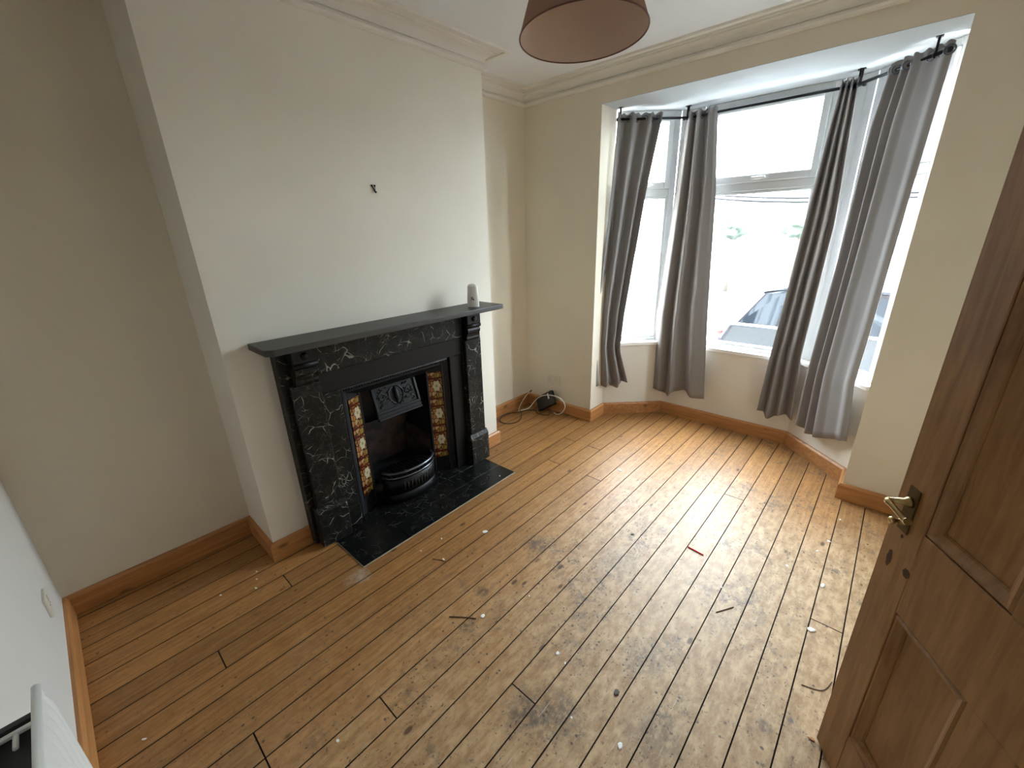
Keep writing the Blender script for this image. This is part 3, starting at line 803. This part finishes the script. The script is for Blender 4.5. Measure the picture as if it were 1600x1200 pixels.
# ------------------------------------------------------------------ hearth
hr = thing('hearth', (.6, YC, 0), 'black veined stone hearth tiles set flush in front of the fireplace', 'hearth')
obj('hearth_bed', B(.33, .7685, 1.0405, 2.207, -.019, .0012), M['grout'], hr)
obj('mortar_edge', MB().box(.478, .7705, 1.0375, 1.0405, -.019, .003).box(.7685, .7712, 1.0405, 2.209, -.019, .003), M['whitegrout'], hr, label='chipped pale mortar edge')
for xa, xb, ys in ((.478, .617, (1.040, 1.325, 1.62, 1.91, 2.207)), (.6185, .768, (1.040, 1.325, 1.62, 1.91, 2.207))):
    for ya, yb in zip(ys[:-1], ys[1:]):
        obj('hearth_tile', B(xa, xb, ya + .0008, yb - .0008, .001, .006), M['hearth'], hr, bevel=.001)
for ya, yb in ((1.240, 1.60), (1.6016, 1.985)):
    obj('hearth_tile', B(.338, .4765, ya, yb, .0012, .006), M['hearth'], hr, bevel=.001)
for ya, yb in ((1.139, 1.2384), (1.9866, 2.085)):
    obj('hearth_tile', B(.420, .4765, ya, yb, .0012, .006), M['hearth'], hr, bevel=.001)

# ------------------------------------------------------------------ bottle on the mantel, wall hook, sockets
def sq_ring(cx, cy, hx, hy, z, p=3.2, n=28):
    r_ = []
    for k in range(n):
        a = 2 * math.pi * k / n; c, s = math.cos(a), math.sin(a)
        r_.append(V((cx + hx * math.copysign(abs(c) ** (2 / p), c), cy + hy * math.copysign(abs(s) ** (2 / p), s), z)))
    return r_
bx_, by_ = .494, 2.160
bt = thing('air_freshener', (bx_, by_, MH), 'white plastic air freshener with small black marks at the right end of the mantel shelf', 'air freshener')
bq = Matrix.Rotation(math.radians(-42), 3, 'Z'); bo = V((bx_, by_, 0)); turn = lambda p: bo + bq @ (V(p) - bo)
mb = MB().rings([sq_ring(bx_, by_, hx, hy, MH + z) for hx, hy, z in ((.026, .036, .001), (.028, .038, .006), (.027, .037, .060), (.0255, .034, .100), (.024, .032, .128), (.019, .026, .139), (.010, .014, .144))])
body = obj('body', mb.xf(turn), M['white_plastic'], bt)
obj('base_ring', MB().rings([sq_ring(bx_, by_, .0275, .0375, MH + .0005), sq_ring(bx_, by_, .0275, .0375, MH + .004)]).xf(turn), M['white_plastic'], bt)
mk = MB()
for dy, dz, r_ in ((-.010, .060, .0042), (-.002, .062, .0035), (-.006, .052, .0045), (.002, .052, .004), (.003, .045, .0035), (-.012, .047, .003)):
    mk.lathe([(r_, 0), (r_, .0012)], (bx_ + .0268, by_ + dy, MH + dz), (1, 0, 0), 10)
obj('printed_mark', mk.xf(turn), M['dark_print'], body)
# twin picture hook
hk = thing('picture_hook', (BX, 1.624, 1.82), 'small dark metal picture hook on the chimney breast above the fireplace', 'hook')
hc = V((BX, 1.625, 1.835)); hs_ = lambda p: (BX + (p[0] - BX) * .8, hc.y + (p[1] - hc.y) * .72, hc.z + (p[2] - hc.z) * .72)
obj('hook_plate', MB().tube([hs_(p) for p in ((BX + .003, 1.612, 1.853), (BX + .004, 1.622, 1.836), (BX + .006, 1.632, 1.814), (BX + .014, 1.634, 1.806), (BX + .018, 1.634, 1.815))], .0032, 8), M['black_iron'], hk)
obj('hook_arm', MB().tube([hs_(p) for p in ((BX + .003, 1.636, 1.853), (BX + .006, 1.634, 1.83), (BX + .010, 1.633, 1.812))], .0022, 8), M['steel'], hk)
for y in (1.612, 1.636):
    obj('nail', MB().lathe([(.005, -.002), (.005, .003), (.002, .005)], hs_((BX + .003, y, 1.853)), (1, 0, 0), 10), M['black_iron'], hk)


M['socket'] = mat('yellowed_socket_plastic', (.62, .58, .49), .4)
def socket(org, ux, nrm, wd, ht, label, twin):
    ux, nrm = V(ux), V(nrm); O = V(org)
    r_ = thing('wall_socket', org, label, 'socket', 'white wall sockets')
    f = lambda p: O + ux * p.x + nrm * p.y + V((0, 0, p.z))
    pl = obj('plate', B(-wd / 2, wd / 2, 0, .010, -ht / 2, ht / 2).xf(f), M['socket'], r_, bevel=.003, seg=2)
    for c in ((-.036, .036) if twin else (0,)):
        for dx, dz, a, b in ((0, .012, .004, .008), (-.011, -.008, .006, .003), (.011, -.008, .006, .003)):
            obj('pin_hole', B(c + dx - a / 2, c + dx + a / 2, .0095, .0106, dz - b / 2, dz + b / 2).xf(f), M['dark'], pl)
        obj('switch', B(c - .006 + (.022 if c > 0 else -.022) * twin, c + .006 + (.022 if c > 0 else -.022) * twin, .010, .0125,   .014, .032).xf(f), M['socket'], pl, bevel=.001)
    return r_


socket((.315, L, .300), (1, 0, 0), (0, -1, 0), .146, .086, 'white double socket low on the wall beside the bay, above the router', True)
socket((.335, 0, .31), (1, 0, 0), (0, 1, 0), .086, .086, 'white single socket low on the white wall near the left corner', False)

# ------------------------------------------------------------------ router and cables in the alcove corner
rt = thing('router', (.26, 3.2, 0), 'black router box tilted against the corner skirting', 'router')
ax_u = V((.82, .06, .57)).normalized(); ax_n = V((-.12, -.93, .34)).normalized(); ax_v = ax_n.cross(ax_u).normalized()
if ax_v.z < 0: ax_v = -ax_v
ax_u = ax_v.cross(ax_n).normalized()
if ax_u.x < 0: ax_u = -ax_u
o0 = V((.232, 3.150, .004))
rf = lambda p: o0 + ax_u * p.x + ax_v * p.y + ax_n * p.z
rb = obj('case', B(0, .205, 0, .135, -.04, 0).xf(rf), M['black_plastic'], rt, bevel=.008, seg=3)
obj('label_sticker', B(.15, .165, .065, .118, .0002, .0012).xf(rf), M['white_plastic'], rb, label='small white sticker')
for k in range(4):
    obj('vent_rib', B(.03 + k * .02, .035 + k * .02, .02, .10, .0, .0015).xf(rf), M['black_plastic'], rb)
def spline(pts, n=8):
    pts = [V(p) for p in pts]; out = []
    for i in range(len(pts) - 1):
        p0, p1, p2, p3 = pts[max(i - 1, 0)], pts[i], pts[i + 1], pts[min(i + 2, len(pts) - 1)]
        for k in range(n):
            t_ = k / n
            out.append(.5 * ((2 * p1) + (-p0 + p2) * t_ + (2 * p0 - 5 * p1 + 4 * p2 - p3) * t_ ** 2 + (-p0 + 3 * p1 - 3 * p2 + p3) * t_ ** 3))
    return out + [pts[-1]]
obj('cable', MB().tube(spline([(.36, 3.16, .05), (.37, 3.13, .012), (.33, 3.11, .005), (.26, 3.10, .005), (.20, 3.14, .006), (.13, 3.08, .006), (.10, 3.00, .005), (.05, 2.94, .005), (.045, 2.85, .005), (.10, 2.76, .005), (.19, 2.76, .005), (.235, 2.84, .005), (.205, 2.93, .006), (.15, 3.00, .012), (.12, 3.05, .013)]), .0042, 7), M['brown_cable'],
    label='dark brown cable looped on the floor beside the chimney breast', cat='cable', group='router cables')
obj('cable', MB().tube(spline([(.115, 3.03, .020), (.16, 3.10, .035), (.215, 3.12, .115), (.30, 3.11, .185), (.40, 3.12, .215), (.50, 3.14, .195), (.535, 3.15, .13), (.50, 3.15, .06), (.44, 3.16, .025), (.40, 3.165, .030)]), .0042, 7), M['white_cable'],
    label='white cable arching over the black router', cat='cable', group='router cables')
ca = thing('cable', (.1, 3.05, 0), 'thin beige cable with a dark plug standing up in the corner', 'cable', 'router cables')
obj('lead', MB().tube(spline([(.10, 3.02, .006), (.075, 3.06, .035), (.07, 3.12, .085), (.075, 3.17, .125), (.085, 3.20, .145)]), .0032, 7), M['white_cable'], ca)
obj('plug', MB().tube([(.085, 3.20, .145), (.092, 3.222, .160)], [.005, .006], 8), M['black_plastic'], ca)

# ------------------------------------------------------------------ pendant lamp
LC = V((1.571, 1.726, 2.2)); LN = V((-.052, .018, 1)).normalized(); q = LN.to_track_quat('Z', 'Y')
lp = thing('pendant_lamp', (LC.x, LC.y, 2.2), 'brown tapered fabric lampshade hanging from the ceiling', 'lamp')
RB, RT, SHH = .2085, .122, .25
sh_o = MB().lathe([(RB, 0), (RT, SHH)], LC, LN, 64, False)
so = obj('lamp_shade', sh_o, M['shade'], lp)
si = obj('shade_lining', MB().lathe([(RB - .0022, .0005), (RT - .0022, SHH - .0005)], LC, LN, 64, False), M['shade_in'], so, label='pinkish beige lining')
obj('shade_rim', MB().torus(LC, LN, RB - .001, .0024, 64, 8), M['shade_rim'], so)
obj('shade_rim', MB().torus(LC + LN * SHH, LN, RT - .001, .0024, 48, 8), M['shade_rim'], so)
top = LC + LN * (SHH - .012)
for k in range(3):
    a = k * 2.094 + .4
    obj('spider_arm', MB().tube([top + q @ V((.02 * math.cos(a), .02 * math.sin(a), 0)), top + q @ V(((RT) * math.cos(a), (RT) * math.sin(a), .012))], .0018, 6), M['white_plastic'], so)
obj('lamp_holder', MB().lathe([(.019, -.022), (.021, -.018), (.021, 0), (.016, .025), (.006, .045)], top, LN, 20), M['white_plastic'], lp)
obj('flex', MB().tube([top + LN * .045, V((top.x - .004, top.y, 2.50)), V((top.x - .004, top.y, H - .02))], .0035, 8), M['white_plastic'], lp)
obj('ceiling_rose', MB().lathe([(.05, 0), (.048, -.010), (.03, -.022), (.008, -.034)], (top.x - .004, top.y, H), (0, 0, 1), 28), M['white_plastic'], lp)

# ------------------------------------------------------------------ radiator on the white wall
rd = thing('radiator', (1.85, .06, .17), 'white ribbed panel radiator, dust and shade painted into its open top, on the white back wall', 'radiator')
RX0, RX1, RZ0, RZ1, RY = 1.392, 2.35, .17, .768, .098
def ribs(u, v):
    x = RX0 + u * (RX1 - RX0); ph = (x - RX0 - .012) / .0333
    e = max(0, min(1, (v - .04) / .05)) * max(0, min(1, (.96 - v) / .05))
    k = .5 - .5 * math.cos(2 * math.pi * ph)
    return V((x, RY - .006 + .008 * e * k ** .6, RZ0 + v * (RZ1 - RZ0)))
fp = MB().grid(ribs, 232, 24)
obj('front_panel', fp, M['radiator'], rd, solid=.004)
obj('top_edge', MB().tube([(RX0, RY - .008, RZ1), (RX1, RY - .008, RZ1)], .0075, 10), M['radiator'], rd)
obj('end_edge', MB().tube([(RX0, RY - .009, RZ0), (RX0, RY - .009, RZ1)], .0065, 10), M['radiator'], rd)
obj('back_panel', B(RX0 + .01, RX1, .006, .014, RZ0, .725), M['rad_in'], rd)
obj('convector', B(RX0 + .012, RX1, .016, RY - .014, RZ0 + .04, .700), M['rad_in'], rd)
obj('end_band', B(RX0 + .004, RX0 + .018, .010, RY - .014, .690, .722), M['rad_in'], rd)
obj('wall_bracket', MB().box(RX0 + .030, RX0 + .040, .012, RY - .016, .714, .724).box(RX0 + .036, RX0 + .075, .045, .053, .714, .722), M['white_plastic'], rd, bevel=.002)
obj('valve', MB().lathe([(.012, 0), (.014, .03), (.022, .035), (.022, .075), (.018, .08)], (RX0 - .0, .055, .10), (0, 0, 1), 16), M['white_plastic'], rd)
obj('pipe', MB().tube([(RX0, .055, 0), (RX0, .055, .11)], .0075, 8), M['steel'], rd)

# ------------------------------------------------------------------ open panelled door
DA = math.radians(31.5); DD = V((-math.sin(DA), math.cos(DA), 0)); DN = V((DD.y, -DD.x, 0)); DF = V((2.62, 1.623, .008))
df = lambda p: DF - DD * p.x + DN * p.y + V((0, 0, p.z))       # x: from the free edge to the hinges, y: away from the camera, z: up
M['door'] = mat('dark_stained_pine_door', (.2, .1, .04), .5); g = NT(M['door'])
tc = g.pos(); gq = g.noise(g.scale(tc, (14, 14, 1.4)), 3.0, 6, .62, .5)
c = g.mix(g.mapr(gq, .3, .7), (.215, .100, .034), (.335, .175, .066))
rnd = g.n('ShaderNodeObjectInfo').outputs['Random']
bl = g.mapr(g.noise(tc, 5.0, 4), .45, .7)
c = g.mix(g.math('MULTIPLY', bl, .35), c, (.165, .066, .020))
g.col(c); g.bump(gq, .12, .002)
M['doorpatch'] = mat('dark_filler_patch', (.055, .022, .008), .6)
dr = thing('door_1', df(V((.762, .02, 0))), 'stained pine four-panel door standing open at the right', 'door', kind='structure')
DW, DT, DHt = .762, .036, 1.98
st, mu = .107, .326
def dpart(nm, x0, x1, z0, z1, y0=0.0, y1=DT, bv=.002, **kw): return obj(nm, B(x0, x1, y0, y1, z0, z1).xf(df), M['door'], dr, bevel=bv, **kw)
s1 = dpart('stile', 0, st, 0, DHt); dpart('stile', DW - st, DW, 0, DHt)
dpart('bottom_rail', st, DW - st, 0, .191); dpart('lock_rail', st, DW - st, .668, .902); dpart('top_rail', st, DW - st, 1.87, DHt)
dpart('muntin', mu, DW - mu, .191, .668); dpart('muntin', mu, DW - mu, .902, 1.87)
for (x0, x1) in ((st, mu), (DW - mu, DW - st)):
    for (z0, z1) in ((.191, .668), (.902, 1.87)):
        pn = dpart('panel', x0, x1, z0, z1, .0165, .0195, 0)
        for yy, sg in ((0, 1), (DT, -1)):
            mm = MB()
            pr_ = [(.0005, .006), (.003, .004), (.007, -.001), (.012, .000), (.020, .007), (.028, .011), (.030, .0145), (.032, .0145), (.032, .0165), (.0005, .0165)]
            rings_ = [[(x0 + a, yy + sg * b, z0 + a), (x1 - a, yy + sg * b, z0 + a), (x1 - a, yy + sg * b, z1 - a), (x0 + a, yy + sg * b, z1 - a)] for a, b in pr_]
            mm.rings(rings_, True, False, False)
            obj('panel_moulding', mm.xf(df), M['door'], pn)
# dark filled patches where an older lock was
for cx, cz, rx_, rz_, tl in ((.036, .775, .0075, .024, .1), (.098, .781, .011, .012, 0), (.052, .855, .004, .005, 0)):
    obj('filler_patch', MB().rings([[V(df(V((cx + rx_ * math.cos(a * .2618) * (1 + .15 * math.sin(a * 1.7)), yy, cz + rz_ * math.sin(a * .2618) * (1 + .12 * math.cos(a * 2.3)))))) for a in range(24)] for yy in (-.0006, .001)]), M['doorpatch'], s1, label='dark filled patch')
hp_ = obj('handle_plate', B(.030, .066, -.004, 0, .868, .990).xf(df), M['dullbrass'], dr, bevel=.003, seg=2, label='dull brass backplate')
obj('handle_neck', MB().lathe([(.014, 0), (.013, .006), (.009, .012), (.0085, .045)], df(V((.047, -.004, .951))), -DN, 16), M['brass'], hp_)
lv = [(.043, -.047, .951), (.050, -.053, .952), (.068, -.053, .950), (.090, -.050, .944), (.108, -.048, .940), (.118, -.050, .944)]
obj('lever', MB().tube([df(V(p)) for p in spline(lv, 5)], [.0075] * 4 + [.008] * 4 + [.0065] * (len(spline(lv, 5)) - 12) + [.0085] * 4, 10), M['brass'], hp_, label='bright brass lever')
obj('thumb_turn', MB().lathe([(.011, 0), (.010, .006), (.005, .010), (.005, .020), (.009, .024), (.009, .030), (.004, .033)], df(V((.048, -.004, .897))), -DN, 14), M['brass'], hp_)
obj('latch_plate', B(-.0015, .0, .010, .026, .86, 1.02).xf(df), M['dullbrass'], dr)
for z in (.25, 1.0, 1.72):
    obj('hinge', MB().tube([df(V((DW + .004, DT, z - .045))), df(V((DW + .004, DT, z + .045)))], .006, 8), M['dullbrass'], dr)
for sgn in (1,):
    obj('far_handle', MB().lathe([(.014, 0), (.009, .01), (.0085, .04), (.014, .046), (.010, .056)], df(V((.047, DT, .951))), DN, 14), M['brass'], dr)

# ------------------------------------------------------------------ litter on the floor
M['flake'] = mat('white_paint_flake', (.78, .78, .76), .7)
M['twig'] = mat('dark_brown_twig', (.06, .03, .018), .7)
M['red'] = mat('red_plastic', (.75, .02, .02), .6, spec=.2)
M['leaf'] = mat('dry_grey_leaf', (.10, .09, .075), .8)
def ground(px, py): return on_plane(px, py, (0, 0, .0), (0, 0, 1))
def flake(px, py, size, label, group='pale flakes on the floorboards', seed=0, m='flake', nm='paint_flake', cat='litter', zz=0.0):
    p = ground(px, py); r_ = random.Random(seed); n = 7; size *= 1.35
    a0 = r_.uniform(0, 6.3); el = r_.uniform(.45, .8)
    ring = []
    for k in range(n):
        a = 2 * math.pi * k / n; rad = size * r_.uniform(.7, 1.1)
        x, y = rad * math.cos(a), rad * el * math.sin(a)
        ring.append((x * math.cos(a0) - y * math.sin(a0), x * math.sin(a0) + y * math.cos(a0)))
    h = size * .22
    rs_ = [[V((p.x + x * s, p.y + y * s, zz + z + (r_.uniform(0, .25) * h if z > 0 else 0))) for x, y in ring] for s, z in ((.85, 0), (1, h * .5), (.7, h))]
    return obj(nm, MB().rings(rs_, True, True, False), M[m], label=label, cat=cat, group=group)
def stick(p0, p1, r, label, m='twig', nm='twig', cat='twig', bend=.0, group=None):
    a, b = ground(*p0), ground(*p1); mid = (a + b) / 2 + V((-(b - a).y, (b - a).x, 0)) * bend
    pts = [V((p.x, p.y, r)) for p in spline([a, mid, b], 5)]
    return obj(nm, MB().tube(pts, r, 6), M[m], label=label, cat=cat, group=group)
stick((1075, 855), (1099, 868), .0032, 'thin red stick lying on the worn boards', 'red', 'red_stick', 'stick')
stick((702, 964), (744, 967), .0021, 'thin dark brown twig beside a white flake in the middle of the floor', bend=.02)
stick((1119, 957), (1146, 949), .0021, 'short dark twig on the boards towards the door')
stick((1252, 1070), (1300, 1066), .0014, 'curved dark thread close to the foot of the door', nm='thread', cat='thread', bend=-.22)
stick((676, 874), (696, 878), .0014, 'fine dark twig near the front edge of the hearth', bend=.06)
flake(758, 831, .013, 'pale crumpled flake between the hearth and the middle of the floor', seed=1)
flake(969, 735, .013, 'large pale chip on the boards in front of the bay', seed=2)
flake(754, 963, .011, 'white flake at the end of the brown twig', seed=3)
flake(1285, 915, .014, 'crumpled white flake on the boards nearest the door handle', seed=4)
flake(1268, 984, .013, 'flat white flake left of the door, below the crumpled one', seed=5)
flake(969, 1166, .010, 'oval white chip at the bottom of the room, near the camera', seed=6)
flake(883, 1036, .0055, 'tiny white chip wedged in a board seam', seed=7)
flake(871, 1021, .008, 'slim white chip just above the board seam', seed=8)
flake(693, 874, .008, 'pale bit tangled in the fine twig by the hearth', seed=9)
flake(786, 748, .009, 'cream crumb against the right front corner of the hearth', seed=10)
flake(781, 745, .005, 'tiny white crumb on the right end of the hearth', seed=11, zz=.006)
flake(1268, 1155, .009, 'brown splinter at the bottom corner of the door', seed=12, m='skirt', nm='splinter', cat='splinter', group=None)
flake(963, 1083, .012, 'dark grey leaf scrap on a board seam near the camera', seed=13, m='leaf', nm='leaf_scrap', cat='leaf', group=None)
flake(988, 835, .009, 'small dark curled scrap in the middle of the worn boards', seed=14, m='leaf', nm='leaf_scrap', cat='leaf', group=None)
for i, (px, py, sz_, lab) in enumerate((
        (658, 861, .0045, 'tiny white speck on the boards just in front of the hearth'), (401, 893, .006, 'upper speck of the three below the chimney breast corner'),
        (401, 905, .005, 'middle speck of the three below the chimney breast corner'), (400, 919, .006, 'lowest speck of the three below the chimney breast corner'),
        (345, 930, .0055, 'pale speck on the boards in front of the left alcove'), (1295, 846, .007, 'white speck on a seam near the right end of the bay skirting'),
        (1230, 884, .006, 'white speck on the pale boards halfway between the bay and the door'), (1277, 861, .007, 'pale speck beside the board seam left of the brass door handle'),
        (1127, 918, .006, 'pale speck between the red stick and the short dark twig'), (1313, 812, .007, 'pale speck on the boards below the right pier skirting'),
        (893, 1121, .004, 'tiny speck on the dark stain near the camera'), (827, 931, .004, 'tiny speck in the middle of the boards, right of the hearth front'),
        (225, 1155, .007, 'pale speck on the boards near the radiator'), (528, 1158, .006, 'pale speck at the bottom of the room, left of the middle'),
        (690, 842, .007, 'pale crumb on the boards close to the hearth front edge'))):
    flake(px, py, sz_, lab, 'tiny specks of debris', seed=30 + i, nm='debris_speck')

# ------------------------------------------------------------------ outside, seen through the glass
GZ = -.45
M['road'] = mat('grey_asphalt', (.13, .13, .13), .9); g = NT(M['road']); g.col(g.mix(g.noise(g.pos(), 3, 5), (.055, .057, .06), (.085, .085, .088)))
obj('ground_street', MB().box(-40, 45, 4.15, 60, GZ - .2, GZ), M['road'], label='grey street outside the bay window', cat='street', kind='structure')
M['brick'] = mat('red_brick_front', (.20, .10, .075), .9); g = NT(M['brick']); g.col(g.mix(g.noise(g.pos(), 9, 4), (.16, .08, .06), (.25, .13, .10)))
obj('wall_outside', MB().box(-7, -.13, 3.3, 3.48, GZ, 7).box(RXW + .13, 10, 3.3, 3.48, GZ, 7).box(-.13, RXW + .13, 3.3, 3.48, 2.76, 7), M['brick'], label='unseen brick house front above the bay, added to shade the car', cat='wall', kind='structure')  # out of view, added to shade the car's near side and darken its reflections
obj('roof_bay', MB().prism(sof, ZL + .335, ZL + .40), mat('lead_bay_roof', (.15, .16, .17), .7), label='flat lead roof of the bay', cat='roof', kind='structure')
M['render'] = mat('pale_house_render', (.72, .71, .68), .9); M['roof'] = mat('slate_roof', (.24, .26, .28), .8)
M['houseglass'] = mat('house_window_glass', (.10, .13, .16), .1)
for i in range(4):
    x0 = -14 + i * 7.0; y0 = 17.0
    hs = thing('house', (x0 + 3.5, y0, GZ), ['pale rendered house across the street, far left', 'pale rendered house across the street, left of the middle', 'pale rendered house across the street, right of the middle', 'pale rendered house across the street, far right'][i], 'house', 'houses across the street')
    obj('house_wall', B(x0, x0 + 6.98, y0, y0 + 6, GZ, 2.35), M['render'], hs)
    obj('roof', MB().prism([(y0 - .25, 2.35), (y0 + 3, 3.55), (y0 + 6.25, 2.35)], x0, x0 + 6.98, lambda u, v, a: (a, u, v)), M['roof'], hs)
    for xw in (1.0, 4.4):
        wd = obj('window', B(x0 + xw, x0 + xw + 1.5, y0 - .04, y0, .6, 1.8), M['upvc'], hs)
        obj('pane', B(x0 + xw + .08, x0 + xw + 1.42, y0 - .05, y0 - .04, .68, 1.72), M['houseglass'], wd)
    obj('front_door', B(x0 + 3.0, x0 + 3.9, y0 - .04, y0, GZ, 1.6), M['houseglass'], hs)
M['leaves'] = mat('green_foliage', (.11, .14, .11), .9); M['bark'] = mat('grey_bark', (.12, .10, .08), .9)
for i, (x, y, z, r_) in enumerate(((-1.75, 15.6, 1.75, .5), (.0, 15.9, 1.7, .5))):
    tr_ = thing('street_tree', (x, y, GZ), ['small pale green tree across the street, left of the other', 'small pale green tree across the street, right of the other'][i], 'tree', 'trees across the street')
    obj('trunk', MB().tube([(x, y, GZ), (x + .03, y, .6), (x, y, z)], [.07, .05, .03], 8), M['bark'], tr_)
    cr = MB()
    def crown(u, v, x=x, y=y, z=z, r_=r_, i=i):
        a, b = u * 2 * math.pi, v * math.pi; dv_ = V((math.sin(b) * math.cos(a), math.sin(b) * math.sin(a), math.cos(b)))
        k = r_ * (1 + .28 * mnoise.noise(dv_ * 3.1 + V((i * 5, 0, 0))) + .12 * mnoise.noise(dv_ * 8)); return V((x, y, z)) + dv_ * k
    obj('crown', cr.grid(crown, 36, 20), M['leaves'], tr_)
M['carpaint'] = mat('black_car_paint', (.010, .016, .024), .2); M['carglass'] = mat('car_window_glass', (.008, .012, .018), .05)
M['tyre'] = mat('tyre_rubber', (.02, .02, .02), .8); M['chrome'] = mat('bright_trim', (.75, .77, .78), .25, .8); M['redlamp'] = mat('red_lamp', (.45, .02, .02), .2)
CX, CY = 1.0, 5.55                     # rear bumper, near side
car = thing('car', (CX + 2, CY + .85, GZ), 'dark hatchback parked outside the middle bay window', 'car')
def carloft(prof, y0, y1, inset, m, nm):
    """prof: closed side outline (x,z); narrows by inset towards the top"""
    zs = [z for _, z in prof]; zmn, zmx = min(zs), max(zs)
    def row(t_, yy, sgn): return [V((CX + x, yy + sgn * inset * ((z - zmn) / (zmx - zmn)) ** 1.5, GZ + z)) for x, z in prof]
    mb = MB(); e = .05
    sh_ = lambda r_, k: [V((c.x + (p.x - c.x) * k, p.y, c.z + (p.z - c.z) * k)) for c in [sum(r_, V()) / len(r_)] for p in r_]
    rows = [sh_(row(0, y0, 1), .97), [p + V((0, e, 0)) for p in row(0, y0, 1)], [p - V((0, e, 0)) for p in row(0, y1, -1)], sh_(row(0, y1, -1), .97)]
    mb.rings(rows, True, True, False)
    return obj(nm, mb, m, car, bevel=.02, seg=2)
lower = [(.02, .28), (.0, .45), (.02, .80), (.10, .98), (.9, 1.0), (2.75, .98), (3.0, .93), (3.85, .80), (4.02, .62), (4.05, .35), (4.0, .25), (3.62, .25), (3.55, .45), (3.38, .56), (3.18, .56), (3.0, .45), (2.93, .25), (1.05, .22), (.98, .45), (.80, .56), (.60, .56), (.44, .45), (.38, .26)]
carloft(lower, CY, CY + 1.7, .06, M['carpaint'], 'body')
upper = [(.16, .97), (.40, 1.34), (.60, 1.385), (1.4, 1.40), (2.0, 1.36), (2.85, .97)]
carloft(upper, CY + .07, CY + 1.63, .16, M['carglass'], 'glasshouse')
carloft([(.36, 1.34), (.60, 1.40), (1.4, 1.415), (2.0, 1.375), (2.06, 1.35), (1.4, 1.385), (.6, 1.37)], CY + .20, CY + 1.50, .02, M['carpaint'], 'roof')
for yy in (CY + .03, CY + 1.65):
    obj('waist_trim', B(CX + .12, CX + 2.85, yy, yy + .02, GZ + .975, GZ + 1.0), M['chrome'], car)
for x, nm in ((1.28, 'door_pillar'), ):
    for yy in (CY + .085, CY + 1.585):
        obj(nm, MB().add([V((CX + x, yy, GZ + .98)), V((CX + x + .09, yy, GZ + .98)), V((CX + x + .07, yy + (.135 if yy < CY + 1 else -.105), GZ + 1.37)), V((CX + x - .02, yy + (.135 if yy < CY + 1 else -.105), GZ + 1.37))], [(0, 1, 2, 3)]), M['carpaint'], car, solid=.02)
for xw in (.70, 3.28):
    for yy, dy in ((CY + .02, 1), (CY + 1.5, 1)):
        wh = obj('wheel', MB().lathe([(.20, 0), (.30, .01), (.315, .04), (.315, .15), (.30, .18), (.20, .18)], (CX + xw, yy, GZ + .315), (0, 1, 0), 28), M['tyre'], car)
        obj('wheel_trim', MB().lathe([(.06, -.004), (.19, .0), (.195, .012)], (CX + xw, yy, GZ + .315), (0, 1, 0), 20), M['chrome'], wh)
obj('wing_mirror', MB().rings([sq_ring(CX + 2.45, CY - .05, .06, .10, GZ + z, 2.6, 16) for z in (1.0, 1.06, 1.12)]), M['carpaint'], car)
for yy in (CY + .08, CY + 1.42):
    obj('tail_lamp', B(CX - .004, CX + .06, yy, yy + .2, GZ + .66, GZ + .88), M['redlamp'], car, bevel=.01)
obj('number_plate', B(CX - .012, CX + .0, CY + .6, CY + 1.1, GZ + .48, GZ + .58), M['white_plastic'], car)
cbm = thing('overhead_cable', (0, 14.5, 2.2), 'twin dark cables strung across the street below the fanlight', 'cable')
for z in (2.20, 2.10):
    obj('wire', MB().tube([V((-16 + 32 * k / 40, 14.5, z + .02 * ((-16 + 32 * k / 40) - 1.6) ** 2)) for k in range(41)], .028, 6), M['black_iron'], cbm)
for x in (-16, 16):
    obj('telegraph_pole', MB().tube([(x, 14.5, GZ), (x, 14.5, 8.7 if x < 0 else 6.6)], [.12, .09], 10), M['bark'], cbm)
